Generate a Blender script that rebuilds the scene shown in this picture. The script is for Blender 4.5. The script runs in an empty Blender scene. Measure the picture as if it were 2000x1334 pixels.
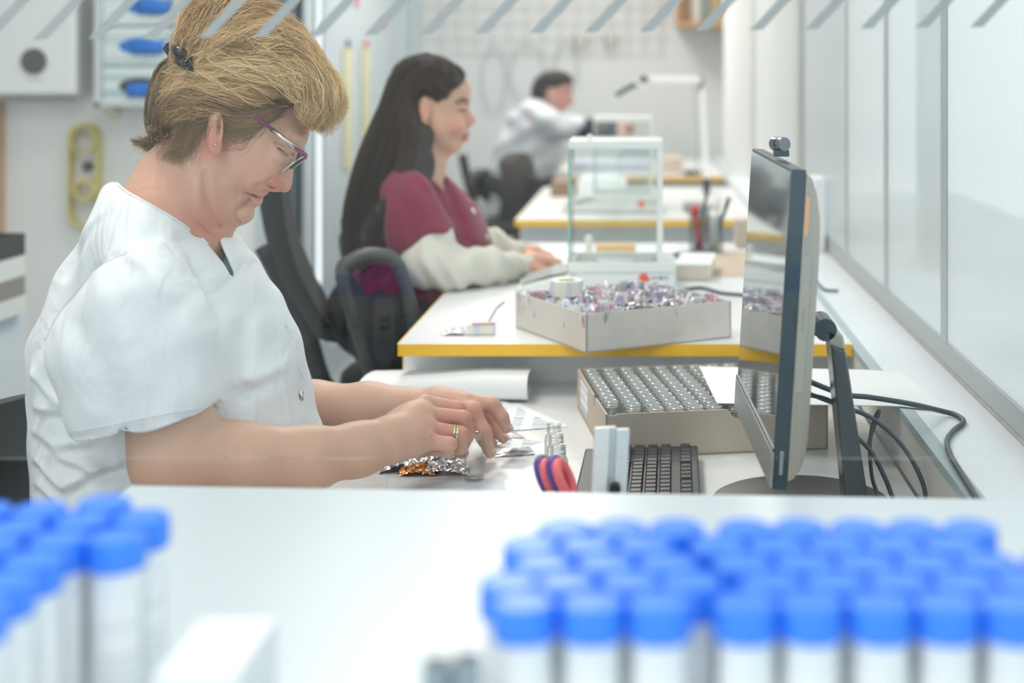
import bpy, bmesh, math, random
import numpy as np
from mathutils import Vector, Matrix, Euler
from mathutils.bvhtree import BVHTree
SC = bpy.context.scene
COL = SC.collection
F, CX, CY, CZ = 2800.0, 1262.0, 147.0, 1.283      # focal length in pixels, eye point in the frame, eye height
PI = math.pi
RND = random.Random(11)
def P(px, py, d): return Vector(((px-CX)*d/F, d, CZ-(py-CY)*d/F))
def XZ(px, py, d): return ((px-CX)*d/F, CZ-(py-CY)*d/F)
Z1, Z2, ZC, ZS = .72, .813, .878, .807            # desk by the front, rear desks, counter, sill
def S(px, py, z):                                  # point on a level surface of height z
    return P(px, py, (CZ-z)*F/(py-CY))
# ------------------------------------------------------------------ materials
MATS = {}
def mat(name, col=(.8,.8,.8), rough=.5, metal=0, noise=0, nscale=30, bump=0, bscale=200, spec=.5, sheen=0, sss=0, emit=0, coat=0):
    if name in MATS: return MATS[name]
    m = bpy.data.materials.new(name); m.use_nodes = True
    n = m.node_tree.nodes; l = m.node_tree.links; b = n['Principled BSDF']
    b.inputs['Base Color'].default_value = (*col, 1); b.inputs['Roughness'].default_value = rough
    b.inputs['Metallic'].default_value = metal; b.inputs['Specular IOR Level'].default_value = spec
    if sheen: b.inputs['Sheen Weight'].default_value = sheen
    if coat: b.inputs['Coat Weight'].default_value = coat
    if sss:
        b.inputs['Subsurface Weight'].default_value = sss; b.inputs['Subsurface Radius'].default_value = (.012,.005,.003); b.inputs['Subsurface Scale'].default_value = 1
    if emit: b.inputs['Emission Color'].default_value = (*col,1); b.inputs['Emission Strength'].default_value = emit
    if noise or bump:
        tc = n.new('ShaderNodeTexCoord')
    if noise:
        t = n.new('ShaderNodeTexNoise'); t.inputs['Scale'].default_value = nscale; t.inputs['Detail'].default_value = 5
        l.new(tc.outputs['Object'], t.inputs['Vector'])
        mx = n.new('ShaderNodeMix'); mx.data_type = 'RGBA'
        mx.inputs[6].default_value = (*[max(0,c*(1-noise)) for c in col],1); mx.inputs[7].default_value = (*[min(1,c*(1+noise)) for c in col],1)
        l.new(t.outputs['Fac'], mx.inputs[0]); l.new(mx.outputs[2], b.inputs['Base Color'])
    if bump:
        t2 = n.new('ShaderNodeTexNoise'); t2.inputs['Scale'].default_value = bscale; t2.inputs['Detail'].default_value = 3
        l.new(tc.outputs['Object'], t2.inputs['Vector'])
        bp = n.new('ShaderNodeBump'); bp.inputs['Strength'].default_value = bump; bp.inputs['Distance'].default_value = .002
        l.new(t2.outputs['Fac'], bp.inputs['Height']); l.new(bp.outputs['Normal'], b.inputs['Normal'])
    MATS[name] = m
    return m
def glass(name, tint=(1,1,1), f0=.04, rough=0.0, body=0.0, bodycol=(.9,.95,.95), edge=0):
    # clear sheet: light passes straight through, the surface mirrors by the angle of view
    if name in MATS: return MATS[name]
    m = bpy.data.materials.new(name); m.use_nodes = True
    n = m.node_tree.nodes; l = m.node_tree.links
    n.remove(n['Principled BSDF']); out = n['Material Output']
    tr = n.new('ShaderNodeBsdfTransparent'); tr.inputs['Color'].default_value = (*tint,1)
    gl = n.new('ShaderNodeBsdfGlossy'); gl.inputs['Roughness'].default_value = rough
    ge = n.new('ShaderNodeNewGeometry')
    dt = n.new('ShaderNodeVectorMath'); dt.operation = 'DOT_PRODUCT'
    l.new(ge.outputs['Normal'], dt.inputs[0]); l.new(ge.outputs['Incoming'], dt.inputs[1])
    ab = n.new('ShaderNodeMath'); ab.operation = 'ABSOLUTE'; l.new(dt.outputs['Value'], ab.inputs[0])
    s1 = n.new('ShaderNodeMath'); s1.operation = 'SUBTRACT'; s1.inputs[0].default_value = 1; l.new(ab.outputs[0], s1.inputs[1])
    pw = n.new('ShaderNodeMath'); pw.operation = 'POWER'; l.new(s1.outputs[0], pw.inputs[0]); pw.inputs[1].default_value = 5
    ml = n.new('ShaderNodeMath'); ml.operation = 'MULTIPLY_ADD'; l.new(pw.outputs[0], ml.inputs[0]); ml.inputs[1].default_value = 1-f0; ml.inputs[2].default_value = f0
    mx = n.new('ShaderNodeMixShader'); l.new(ml.outputs[0], mx.inputs[0])
    if edge:                                            # longer way through the glass at a slant: deeper tint
        p2 = n.new('ShaderNodeMath'); p2.operation = 'POWER'; l.new(s1.outputs[0], p2.inputs[0]); p2.inputs[1].default_value = 3
        tm = n.new('ShaderNodeMix'); tm.data_type = 'RGBA'; l.new(p2.outputs[0], tm.inputs[0]); tm.inputs[6].default_value = (*tint,1); tm.inputs[7].default_value = (*[c*(1-edge) for c in tint],1); l.new(tm.outputs[2], tr.inputs['Color'])
    if body:
        df = n.new('ShaderNodeBsdfDiffuse'); df.inputs['Color'].default_value = (*bodycol,1)
        tl = n.new('ShaderNodeBsdfTranslucent'); tl.inputs['Color'].default_value = (*bodycol,1)
        ad = n.new('ShaderNodeMixShader'); ad.inputs[0].default_value = .5; l.new(df.outputs[0], ad.inputs[1]); l.new(tl.outputs[0], ad.inputs[2])
        m2 = n.new('ShaderNodeMixShader'); m2.inputs[0].default_value = body; l.new(tr.outputs[0], m2.inputs[1]); l.new(ad.outputs[0], m2.inputs[2])
        l.new(m2.outputs[0], mx.inputs[1])
    else: l.new(tr.outputs[0], mx.inputs[1])
    l.new(gl.outputs[0], mx.inputs[2]); l.new(mx.outputs[0], out.inputs['Surface'])
    MATS[name] = m
    return m
def stripes_mat(name, axis, freq, ink=(.05,.05,.06), paper=(.85,.86,.86), thr=.5, seed=0, axis2=None, freq2=1, thr2=.5):
    # printed bars: random stripes along one object axis (and blanks along a second)
    if name in MATS: return MATS[name]
    m = mat(name, paper, .6); n = m.node_tree.nodes; l = m.node_tree.links; b = n['Principled BSDF']
    tc = n.new('ShaderNodeTexCoord'); sx = n.new('ShaderNodeSeparateXYZ'); l.new(tc.outputs['Object'], sx.inputs[0])
    def band(ax, fr, th):
        a = n.new('ShaderNodeMath'); a.operation = 'MULTIPLY_ADD'; l.new(sx.outputs[ax], a.inputs[0]); a.inputs[1].default_value = fr; a.inputs[2].default_value = seed
        f = n.new('ShaderNodeMath'); f.operation = 'FLOOR'; l.new(a.outputs[0], f.inputs[0])
        w = n.new('ShaderNodeTexWhiteNoise'); w.noise_dimensions = '1D'; l.new(f.outputs[0], w.inputs['W'])
        g = n.new('ShaderNodeMath'); g.operation = 'GREATER_THAN'; l.new(w.outputs['Value'], g.inputs[0]); g.inputs[1].default_value = th
        return g
    g = band(axis, freq, thr)
    if axis2 is not None:
        g2 = band(axis2, freq2, thr2); mm = n.new('ShaderNodeMath'); mm.operation = 'MULTIPLY'; l.new(g.outputs[0], mm.inputs[0]); l.new(g2.outputs[0], mm.inputs[1]); g = mm
    mx = n.new('ShaderNodeMix'); mx.data_type = 'RGBA'; mx.inputs[6].default_value = (*paper,1); mx.inputs[7].default_value = (*ink,1)
    l.new(g.outputs[0], mx.inputs[0]); l.new(mx.outputs[2], b.inputs['Base Color'])
    return m
# ------------------------------------------------------------------ mesh builder
class MB:
    def __init__(s): s.v = []; s.f = []
    def add(s, vs, fs):
        o = len(s.v); s.v += [tuple(v) for v in vs]; s.f += [tuple(i+o for i in f) for f in fs]; return s
    def box(s, lo, hi, M=None):
        x0,y0,z0 = lo; x1,y1,z1 = hi
        vs = [Vector(p) for p in ((x0,y0,z0),(x1,y0,z0),(x1,y1,z0),(x0,y1,z0),(x0,y0,z1),(x1,y0,z1),(x1,y1,z1),(x0,y1,z1))]
        if M: vs = [M @ v for v in vs]
        return s.add(vs, [(0,3,2,1),(4,5,6,7),(0,1,5,4),(1,2,6,5),(2,3,7,6),(3,0,4,7)])
    def prism(s, pts, h, M=None):               # pts counter-clockwise in XY, from z=h[0] to h[1]
        n = len(pts); vs = [Vector((x,y,h[0])) for x,y in pts]+[Vector((x,y,h[1])) for x,y in pts]
        if M: vs = [M @ v for v in vs]
        fs = [tuple(range(n-1,-1,-1)), tuple(range(n,2*n))]+[(i,(i+1)%n,(i+1)%n+n,i+n) for i in range(n)]
        return s.add(vs, fs)
    def lathe(s, prof, seg=24, M=None, close=False):    # prof [(r,z)...]
        vs = []; fs = []; n = len(prof)
        for r,z in prof:
            for k in range(seg):
                a = 2*PI*k/seg; vs.append(Vector((r*math.cos(a), r*math.sin(a), z)))
        rng = n if close else n-1
        for i in range(rng):
            j = (i+1) % n
            for k in range(seg):
                k2 = (k+1)%seg; fs.append((i*seg+k, i*seg+k2, j*seg+k2, j*seg+k))
        if not close:
            fs.append(tuple(range(seg-1,-1,-1))); fs.append(tuple((n-1)*seg+k for k in range(seg)))
        if M: vs = [M @ v for v in vs]
        return s.add(vs, fs)
    def tube(s, pts, r, seg=8, closed=False, flat=1.0):
        pts = [Vector(p) for p in pts]; n = len(pts); rs = r if isinstance(r,(list,tuple)) else [r]*n
        vs = []; fs = []; up = None
        for i,p in enumerate(pts):
            a = pts[(i-1)%n] if (closed or i>0) else p; b = pts[(i+1)%n] if (closed or i<n-1) else p
            t = (b-a)
            t = t.normalized() if t.length > 1e-9 else Vector((0,0,1))
            if up is None:
                up = Vector((0,0,1)) if abs(t.z)<.9 else Vector((1,0,0))
            up = (up - t*up.dot(t))
            up = up.normalized() if up.length>1e-6 else Vector((1,0,0))
            sd = t.cross(up)
            for k in range(seg):
                a = 2*PI*k/seg; vs.append(p + (sd*math.cos(a) + up*math.sin(a)*flat)*rs[i])
        for i in range(n if closed else n-1):
            j = (i+1)%n
            for k in range(seg):
                k2=(k+1)%seg; fs.append((i*seg+k,i*seg+k2,j*seg+k2,j*seg+k))
        if not closed: fs += [tuple(range(seg-1,-1,-1)), tuple((n-1)*seg+k for k in range(seg))]
        return s.add(vs, fs)
    def loft(s, rings, cap=True):
        n = len(rings[0]); vs = [p for r in rings for p in r]; fs = []
        for i in range(len(rings)-1):
            for k in range(n):
                k2=(k+1)%n; fs.append((i*n+k,i*n+k2,(i+1)*n+k2,(i+1)*n+k))
        if cap: fs += [tuple(range(n-1,-1,-1)), tuple((len(rings)-1)*n+k for k in range(n))]
        return s.add(vs, fs)
    def grid(s, pts, thick=None):                # pts[i][j], optional thickness along -normal
        ni, nj = len(pts), len(pts[0]); vs = [Vector(p) for r in pts for p in r]
        fs = [(i*nj+j,(i+1)*nj+j,(i+1)*nj+j+1,i*nj+j+1) for i in range(ni-1) for j in range(nj-1)]
        if thick:
            nv = len(vs); nor = [Vector() for _ in vs]
            for f in fs:
                q = (vs[f[2]]-vs[f[0]]).cross(vs[f[3]]-vs[f[1]])
                for i in f: nor[i] += q
            vs2 = [v - n.normalized()*thick for v,n in zip(vs,nor)]
            fs2 = [tuple(i+nv for i in reversed(f)) for f in fs]
            bd = [i*nj for i in range(ni)] + [(ni-1)*nj+j for j in range(1,nj)] + [i*nj+nj-1 for i in range(ni-2,-1,-1)] + [j for j in range(nj-2,0,-1)]
            fs3 = [(bd[(k+1)%len(bd)], bd[k], bd[k]+nv, bd[(k+1)%len(bd)]+nv) for k in range(len(bd))]
            vs += vs2; fs = fs+fs2+fs3
        return s.add(vs, fs)
    def mesh(s, name, smooth=False):
        me = bpy.data.meshes.new(name); me.from_pydata(s.v, [], s.f); me.update()
        bm = bmesh.new(); bm.from_mesh(me); bmesh.ops.recalc_face_normals(bm, faces=bm.faces); bm.to_mesh(me); bm.free()
        if smooth: shade(me, smooth)
        return me
def shade(me, ang=True):
    me.polygons.foreach_set('use_smooth', [True]*len(me.polygons))
    if ang is not True and ang < 3:
        try: me.set_sharp_from_angle(angle=ang)
        except Exception: pass
def link(name, data, m=None, parent=None, bevel=0):
    o = bpy.data.objects.new(name, data); COL.objects.link(o)
    if m is not None and hasattr(data,'materials'):
        for k in (m if isinstance(m,(list,tuple)) else [m]): data.materials.append(k)
    if parent is not None:
        o.parent = parent
        o.matrix_parent_inverse = WORLD[parent.name].inverted()
        WORLD[o.name] = Matrix.Identity(4)
    else: WORLD[o.name] = Matrix.Identity(4)
    if bevel:
        b = o.modifiers.new('bevel','BEVEL'); b.width = bevel; b.segments = 2; b.limit_method = 'ANGLE'; b.angle_limit = .6
    return o
WORLD = {}
def obj(name, mb, m, parent=None, smooth=False, bevel=0, label=None):
    o = link(name, mb.mesh(name, smooth), m, parent, bevel)
    if label: o['label'] = label
    return o
def tag(o, label, cat, group=None):
    o['label'] = label; o['category'] = cat
    if group: o['group'] = group
    return o
def thing(name, label, cat, loc=(0,0,0), group=None):
    o = bpy.data.objects.new(name, None); o.empty_display_size = .05; COL.objects.link(o); o.location = loc
    WORLD[o.name] = Matrix.Translation(loc)
    return tag(o, label, cat, group)
def struct(name, mb, m, parent=None, bevel=0, smooth=False):
    o = obj(name, mb, m, parent, smooth, bevel)
    if parent is None: o['kind'] = 'structure'
    return o
def dup(root, M, label=None, group=None):
    r = root.copy(); COL.objects.link(r); r.matrix_world = M
    if label: r['label'] = label
    if group: r['group'] = group
    for ch in list(root.children):
        c = ch.copy(); COL.objects.link(c); c.parent = r
        for g in ch.children:
            q = g.copy(); COL.objects.link(q); q.parent = c
    return r
def one(name, label, cat, mb, m, group=None, smooth=False, bevel=0):
    return tag(obj(name, mb, m, None, smooth, bevel), label, cat, group)
def T(x,y,z): return Matrix.Translation((x,y,z))
def RZ(a): return Matrix.Rotation(a,4,'Z')
def RX(a): return Matrix.Rotation(a,4,'X')
def RY(a): return Matrix.Rotation(a,4,'Y')
def align(a, b):                                   # matrix that puts local Z along a->b, origin at a
    a = Vector(a); b = Vector(b); q = (b-a).to_track_quat('Z','Y'); return T(*a) @ q.to_matrix().to_4x4()
def smoothpts(pts, n=40, closed=False):             # Catmull-Rom through points
    pts = [Vector(p) for p in pts]; m = len(pts); out = []
    tot = m if closed else m-1
    for k in range(n if closed else n+1):
        u = k/n*tot; i = min(int(u), tot-1); t = u-i
        if closed: p0,p1,p2,p3 = pts[(i-1)%m],pts[i%m],pts[(i+1)%m],pts[(i+2)%m]
        else: p0,p1,p2,p3 = pts[max(i-1,0)],pts[i],pts[min(i+1,m-1)],pts[min(i+2,m-1)]
        out.append(.5*((2*p1)+(p2-p0)*t+(2*p0-5*p1+4*p2-p3)*t*t+(3*p1-p0-3*p2+p3)*t**3))
    return out
ORD = ['first','second','third','fourth','fifth','sixth','seventh','eighth','ninth','tenth','eleventh','twelfth','thirteenth','fourteenth']
# ================================================================== the room
white_wall = mat('wall paint', (.83,.835,.825), .7, noise=.03, nscale=3)
M_alu = mat('brushed aluminium', (.60,.64,.66), .38, .6)
M_sill = mat('white sill laminate', (.78,.83,.86), .35, noise=.02, nscale=8)
M_lam = mat('white desk laminate', (.82,.825,.83), .35, noise=.02, nscale=6)
M_yel = mat('yellow edge band', (1.0,.585,.03), .4)
M_black = mat('black plastic', (.018,.02,.022), .45)
M_dark = mat('charcoal fabric', (.03,.034,.038), .9, noise=.25, nscale=300)
M_paper = mat('white paper', (.88,.89,.90), .6)
struct('floor', MB().box((-3.2,-1.6,-.05),(.62,8.8,0)), mat('grey linoleum', (.33,.36,.38), .45, noise=.12, nscale=12))
struct('ceiling', MB().box((-3.2,-1.6,2.75),(.62,8.8,2.8)), mat('ceiling paint', (.85,.86,.86), .8, noise=.02, nscale=4))
struct('wall_back', MB().box((-1.5,8.6,0),(.62,8.75,2.75)), mat('back wall paint', (.76,.775,.78), .7, noise=.03, nscale=2))
struct('wall_corner', MB().box((-3.2,5.02,0),(-1.357,5.15,2.75)), white_wall)
struct('wall_left', MB().box((-3.32,-1.6,0),(-3.2,5.02,2.75)), white_wall)
w = MB(); w.box((.52,4.47,0),(.62,8.6,2.75)); w.box((.52,-1.6,0),(.62,4.47,.74))
struct('wall_right', w, white_wall)
for k,(px,d,r) in enumerate(((1522,4.78,.078),(1447,6.7,.080))):
    struct('trim_%d'%(15+k), MB().lathe([(r,.8),(r,2.75)], 48, T((px-CX)*d/F,d,0)), white_wall, smooth=.6)
struct('trim_1', MB().box((.515,6.0,.8),(.53,6.12,2.75)), mat('brown joint', (.42,.35,.29), .6))
# glazed partition on the left (frames, tinted panes, pale board)
w = MB()
for a,b in ((5.0,5.10),(5.66,5.80),(5.98,6.12),(7.97,8.10),(8.42,8.58)): w.box((-1.3568,a,0),(-1.345,b,2.75))
for z0,z1 in ((0,.12),(2.5,2.75)): w.box((-1.395,5.1,z0),(-1.35,8.58,z1))
wf = struct('window_1', w, mat('pale frame aluminium', (.58,.66,.70), .4, .2))
struct('pane', MB().box((-1.385,5.1,.12),(-1.375,5.98,2.5)), mat('blue-grey tinted pane', (.075,.115,.14), .55, spec=.25), wf)
struct('panel', MB().box((-1.385,6.12,.12),(-1.37,7.97,2.5)), mat('pale blue-grey board', (.52,.60,.64), .4), wf)
struct('pane', MB().box((-1.385,8.1,.12),(-1.375,8.42,2.5)), MATS['pale blue-grey board'], wf)
# ------- window wall on the right
M_pane = glass('window glass', (.97,.985,.985), .02, .30, body=.28, bodycol=(.88,.94,.94))
XR = .487
fr = MB(); fr.box((XR,-1.5,ZS),(XR+.012,4.47,.848))
struct('trim_2', fr, mat('grey window rail', (.42,.45,.46), .4, .3), bevel=.002)
for i,(a,b) in enumerate(((1.0,1.05),(2.325,2.372),(2.895,2.94),(3.47,3.52),(4.40,4.47))):
    struct('trim_%d'%(3+i), MB().box((XR,a,.848),(XR+.003,b,2.75)), mat('grey window post', (.44,.48,.49), .4, .3))
for i,(a,b) in enumerate(((-1.5,1.0),(1.05,2.325),(2.372,2.895),(2.94,3.47),(3.52,4.40))):
    struct('window_%d'%(2+i), MB().box((XR+.0005,a,.848),(XR+.0045,b,2.75)), M_pane)
struct('trim_8', MB().tube([(XR-.001,-1.4,ZS+.003),(XR-.001,4.46,ZS+.003)], .0024, 6), mat('old sealant', (.45,.44,.41), .8, noise=.3, nscale=60))
sl = MB(); sl.box((.366,-1.5,.72),(.52,8.55,ZS))
struct('trim_9', sl, M_sill)
struct('trim_10', MB().box((.3618,-1.5,.795),(.3815,8.55,ZS+.0006)), mat('grey-green edge strip', (.42,.50,.52), .5))
struct('trim_11', MB().box((.3635,1.2,.722),(.3659,2.6,.7949)), mat('cream fascia', (.74,.73,.69), .5, noise=.04, nscale=10))
struct('trim_12', MB().box((.53,-1.5,.74),(1.3,6,.79)), mat('outside ledge', (.62,.68,.72), .6))
w = MB()
for k in range(140): w.box((.74,3.56,.79+k*.014),(.746,3.86,.79+k*.014+.011))
struct('trim_13', w, mat('outside blind slats', (.50,.60,.65), .5))
struct('trim_14', MB().box((.74,3.87,.79),(.748,3.93,2.75)), mat('outside jamb', (.66,.72,.74), .5))
# ================================================================== counter, front glass
t = thing('counter', 'white laboratory counter in front of the glass carrying the blue-capped tubes', 'counter', (-.1,.6,0))
def cfar(x): return 1.417-.054*(x+.51)
c = MB(); c.prism([(-.51,-.25),(.358,-.25),(.358,cfar(.358)),(-.51,1.417)], (.842,ZC)); obj('worktop', c, mat('counter laminate', (.67,.755,.80), .3, noise=.015, nscale=5), t, bevel=.002)
c = MB(); c.box((-.49,-.2,.0),(.34,.0,.842)); obj('side_panel', c, M_lam, t)
c = MB(); c.box((-.49,1.30,.0),(.34,1.34,.842)); obj('back_panel', c, M_lam, t)
M_front = glass('front glass', (.99,.995,.995), .016)
g = struct('window_7', MB().box((-3.2,1.426,.901),(.485,1.432,2.75)), M_front)
M_film = glass('frosted film', (1,1,1), .02, .4, body=.80, bodycol=(.54,.58,.59))
for k in range(19):
    px = -43 + k*107.6; py = 78-23*(px-65)/1725.
    a = P(px,py,1.4258); b = P(px+26,py-1,1.4258); u = Vector((.118,0,.125)); y = .0008
    m = MB(); vs = [a,b,b+u,a+u]; m.add([v+Vector((0,-y,0)) for v in vs]+[v+Vector((0,0,0)) for v in vs], [(0,1,2,3),(4,7,6,5),(0,4,5,1),(1,5,6,2),(2,6,7,3),(3,7,4,0)])
    obj('frosted_stripe', m, M_film, g)
# ------- blue capped tubes
M_blue = mat('blue cap plastic', (.05,.27,1.0), .32)
M_tube = mat('white translucent tube', (.88,.91,.92), .3, sss=.1)
M_label = stripes_mat('tube label', 2, 330, (.74,.78,.80), (.92,.93,.93), .70, 3, 0, 90, .5)
M_bar = stripes_mat('tube barcode', 2, 1100, (.03,.03,.04), (.86,.87,.88), .5, 9)
def arc(r, a0, a1, z0, z1, n=14):
    return [[(r*math.cos(a0+(a1-a0)*i/n), r*math.sin(a0+(a1-a0)*i/n), z) for z in (z0,z1)] for i in range(n+1)]
def make_tube():
    t = thing('sample_tube', 'x', 'tube')
    b = MB().lathe([(.0005,0),(.004,.001),(.0138,.018),(.0142,.024),(.0145,.104)], 28); obj('tube_body', b, M_tube, t, smooth=.6)
    cp = MB(); prof = [(.0155,.100),(.0168,.1005),(.0172,.102),(.0172,.116),(.0166,.1185),(.0150,.1195),(.0145,.1185),(.0005,.1185)]
    cp.lathe(prof, 48)
    for i,v in enumerate(cp.v):                    # ribbed grip
        r = math.hypot(v[0],v[1])
        if r > .0169 and (i%48)%2: cp.v[i] = (v[0]*.968, v[1]*.968, v[2])
    obj('cap', cp, M_blue, t, smooth=.5)
    l = MB(); l.grid(arc(.01475,-.5,2*PI-.6,.030,.085,40)); lb = obj('label', l, M_label, t, smooth=True)
    q = MB(); q.grid(arc(.01490,.9,1.9,.036,.076)); obj('barcode', q, M_bar, lb, smooth=True)
    return t
tube0 = make_tube(); used = []
def put_tube(x, y, rz, label, group, z=ZC+.0085):
    M = T(x,y,z) @ RZ(rz)
    if not used: used.append(1); tube0.matrix_world = M; tube0['label'] = label; tube0['group'] = group
    else: dup(tube0, M, label, group)
def rack(rows, name, rackname, lab):
    xs = [x for r in rows for x,_ in r]; ys = [y for r in rows for _,y in r]
    x0,x1,y0,y1 = min(xs)-.019,max(xs)+.019,min(ys)-.019,max(ys)+.019
    tk = thing('tube_rack', rackname, 'rack', ((x0+x1)/2,(y0+y1)/2,ZC), 'low white tube racks on the counter')
    m = MB(); m.box((x0,y0,ZC+.0005),(x1,y1,ZC+.007)); obj('base_tray', m, mat('white rack plastic', (.82,.84,.85), .4), tk, bevel=.001)
    for i,r in enumerate(rows):
        rn = 'front row' if i == 0 else ('back row' if i == len(rows)-1 else ORD[i]+' row')
        for k,(x,y) in enumerate(r):
            put_tube(x+RND.uniform(-.0006,.0006), y+RND.uniform(-.0006,.0006), RND.uniform(-.7,.7), 'blue-capped tube %s from left in the %s of the %s' % (ORD[k], rn, lab), 'blue-capped tubes in the '+name)
dr = [.757,.788,.819,.850,.881]
rk = lambda x0, ks, d, p: [(x0+k*p, d) for k in ks]
rack([rk(-.0284,(-1,0,1),dr[0],.0358), rk(-.0262,(-1.38,-.5,.5,1.42),dr[1],.0355), rk(-.0232,(-1,0,1),dr[2],.0352), rk(-.0193,(-1.4,-.45,.5),dr[3],.035), rk(-.0163,(-.97,0,1),dr[4],.035)],
     'middle rack', 'white tube rack in the middle of the counter', 'middle rack')
rack([rk(.0522,range(6),dr[0],.0355), rk(.0695,range(6),dr[1],.0352), rk(.0555,range(6),dr[2],.0352), rk(.0425,range(5),dr[3],.035), rk(.0605,range(5),dr[4],.0345)],
     'right rack', 'white tube rack by the window end of the counter', 'right rack')
rack([[(-.353,.752)], [(-.389,.775),(-.353,.788)], [(-.389,.811),(-.353,.824)], [(-.389,.847),(-.353,.860),(-.3185,.865)], [(-.425,.883),(-.389,.883),(-.353,.896),(-.3175,.902)], [(-.425,.918),(-.389,.919),(-.353,.932)]],
     'left rack', 'white tube rack at the left end of the counter', 'left rack')
b = MB(); b.box((-.262,.765,ZC+.0006),(-.218,.845,ZC+.085))
for k in range(8): b.box((-.2625,.7635,ZC+.006+k*.0096),(-.2175,.8455,ZC+.0125+k*.0096))
one('label_stack', 'low white stack of label sheets beside the left tube rack', 'label sheets', b, mat('white card', (.88,.89,.89), .6))
for i,(px,yy) in enumerate(((853,1292),(912,1283))):
    q = P(px,yy,.735); m = MB(); m.lathe([(.001,ZC+.0005),(.007,ZC+.003),(.0075,ZC+.02),(.0078,q.z),(.0066,q.z),(.0062,ZC+.02),(.001,ZC+.006)], 20, T(q.x,q.y,0))
    one('test_tube', ['open grey test tube at the left corner of the middle rack','open grey test tube touching the front of the middle rack'][i], 'tube', m, mat('grey smoked glass', (.30,.36,.40), .2), smooth=.6)
# ================================================================== desks
def desk(y0, y1, z, x0, x1, label, xp0, legs=True):
    t = thing('desk', label, 'desk', ((x0+x1)/2, (y0+y1)/2, 0), 'white desks with yellow edges in a row by the window')
    m = MB(); m.box((x0+.002,y0+.002,z-.0205),(x1,y1-.002,z)); obj('desktop', m, M_lam, t)
    m = MB(); m.box((x0,y0,z-.021),(x1,y0+.002,z)); m.box((x0,y0,z-.021),(x0+.002,y1,z)); obj('edge_band', m, M_yel, t, label='yellow edge band')
    m = MB(); m.box((xp0,y0+.125,.02),(x1,y0+.143,z-.0215)); fp = obj('front_panel', m, mat('pale grey panel', (.88,.905,.91), .4), t)
    m = MB(); m.box((xp0-.0015,y0+.124,.02),(xp0,y0+.144,z-.0215)); obj('edge_band', m, M_yel, fp)
    m = MB(); m.box((xp0,y1-.10,.02),(x1,y1-.08,z-.0215)); obj('back_panel', m, MATS['pale grey panel'], t)
    return t
desk(2.505, 4.02, Z2, -.436, .3605, 'white yellow-edged desk carrying the box of foil packets', -.445)
desk(4.65, 6.02, Z2, -.428, .3605, 'white yellow-edged desk behind the glass balance case', -.42)
desk(6.66, 8.1, Z2, -.428, .3605, 'rearmost white desk under the magnifier lamp', -.42)
t = thing('desk', 'low white desk with keyboard and vials in front of the seated blonde woman', 'desk', (0,2,0))
m = MB(); m.box((-.432,1.46,Z1-.025),(.3600,2.628,Z1)); obj('desktop', m, mat('warm white desktop', (.80,.81,.81), .3, noise=.02, nscale=5), t, bevel=.001)
for x in (-.40,.33):
    for y in (1.5,2.58): m = MB(); m.box((x-.02,y-.02,0),(x+.02,y+.02,Z1-.026)); obj('leg', m, M_alu, t)
# ================================================================== all-in-one computer
G = 'computer'
t = thing('desktop_computer', 'slim all-in-one computer turned to the window with a pop-up webcam', 'computer', (.2,1.88,Z1))
nt, ft, nb, fb = P(1552,318,1.68), P(1469.5,289.6,2.08), P(1509,957,1.68), P(1441,785.6,2.08)
ux = ((ft-nt)+(fb-nb)).normalized(); uz = ((nt-nb)+(ft-fb)).normalized(); un = ux.cross(uz).normalized()
if un.x < 0: un = -un
W = ((ft-nt).length+(fb-nb).length)/2; H = ((nt-nb).length+(ft-fb).length)/2
MM = Matrix(((ux.x,uz.x,un.x,nb.x),(ux.y,uz.y,un.y,nb.y),(ux.z,uz.z,un.z,nb.z),(0,0,0,1)))    # x along width (away), y up, z towards the back
CH = .044
M_side = mat('dark blue-grey frame', (.045,.075,.095), .35, .3)
M_back = mat('champagne metal back', (.42,.40,.35), .42, .5)
M_scr = mat('glossy dark screen', (.035,.042,.048), .07, spec=1.0, coat=1.0)
M_chin = mat('satin grey chin', (.38,.40,.41), .35, .6)
m = MB(); m.box((0,0,0),(W,H,.0165),MM); obj('frame', m, M_side, t, bevel=.0015)
m = MB(); m.box((.004,CH+.004,-.0012),(W-.004,H-.004,.0),MM); obj('screen', m, M_scr, t)
m = MB(); m.box((.001,.002,-.0035),(W-.001,CH,.0),MM); ch = obj('chin', m, M_chin, t, bevel=.001)
m = MB(); m.box((.001,CH,-.003),(W-.001,CH+.004,-.0005),MM); obj('seam', m, M_side, ch)
def backring(k, z):
    ix, iy0, iy1 = .012*k**2, .010+.05*k**2, H-.004-.09*k**2
    return [MM @ Vector(p) for p in ((ix,iy0,z),(W-ix,iy0,z),(W-ix,iy1,z),(ix,iy1,z))]
m = MB(); m.loft([backring(0,.0165),backring(.25,.024),backring(.5,.031),backring(.75,.037),backring(1,.040)]); bk = obj('back_cover', m, M_back, t, bevel=.002)
m = MB(); m.box((-.0008,.115,.0185),(.004,.275,.0285),MM); dv = obj('disc_drive', m, mat('champagne drive front', (.46,.44,.39), .4, .4), t, bevel=.0015)
m = MB(); m.box((-.0016,.185,.022),(0,.215,.0245),MM); obj('eject_button', m, M_chin, dv, bevel=.0004)
m = MB(); m.box((-.0012,.018,.006),(.001,.046,.0105),MM); obj('power_button', m, M_chin, t, bevel=.001)
m = MB(); m.box((-.0006,.30,.0185),(.004,.345,.0225),MM); obj('sticker', m, mat('orange sticker', (.85,.45,.22), .5), t, label='small orange sticker')
# webcam
c0 = P(1533,282,1.84); ax = Vector((-.45,.89,0)).normalized()

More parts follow.
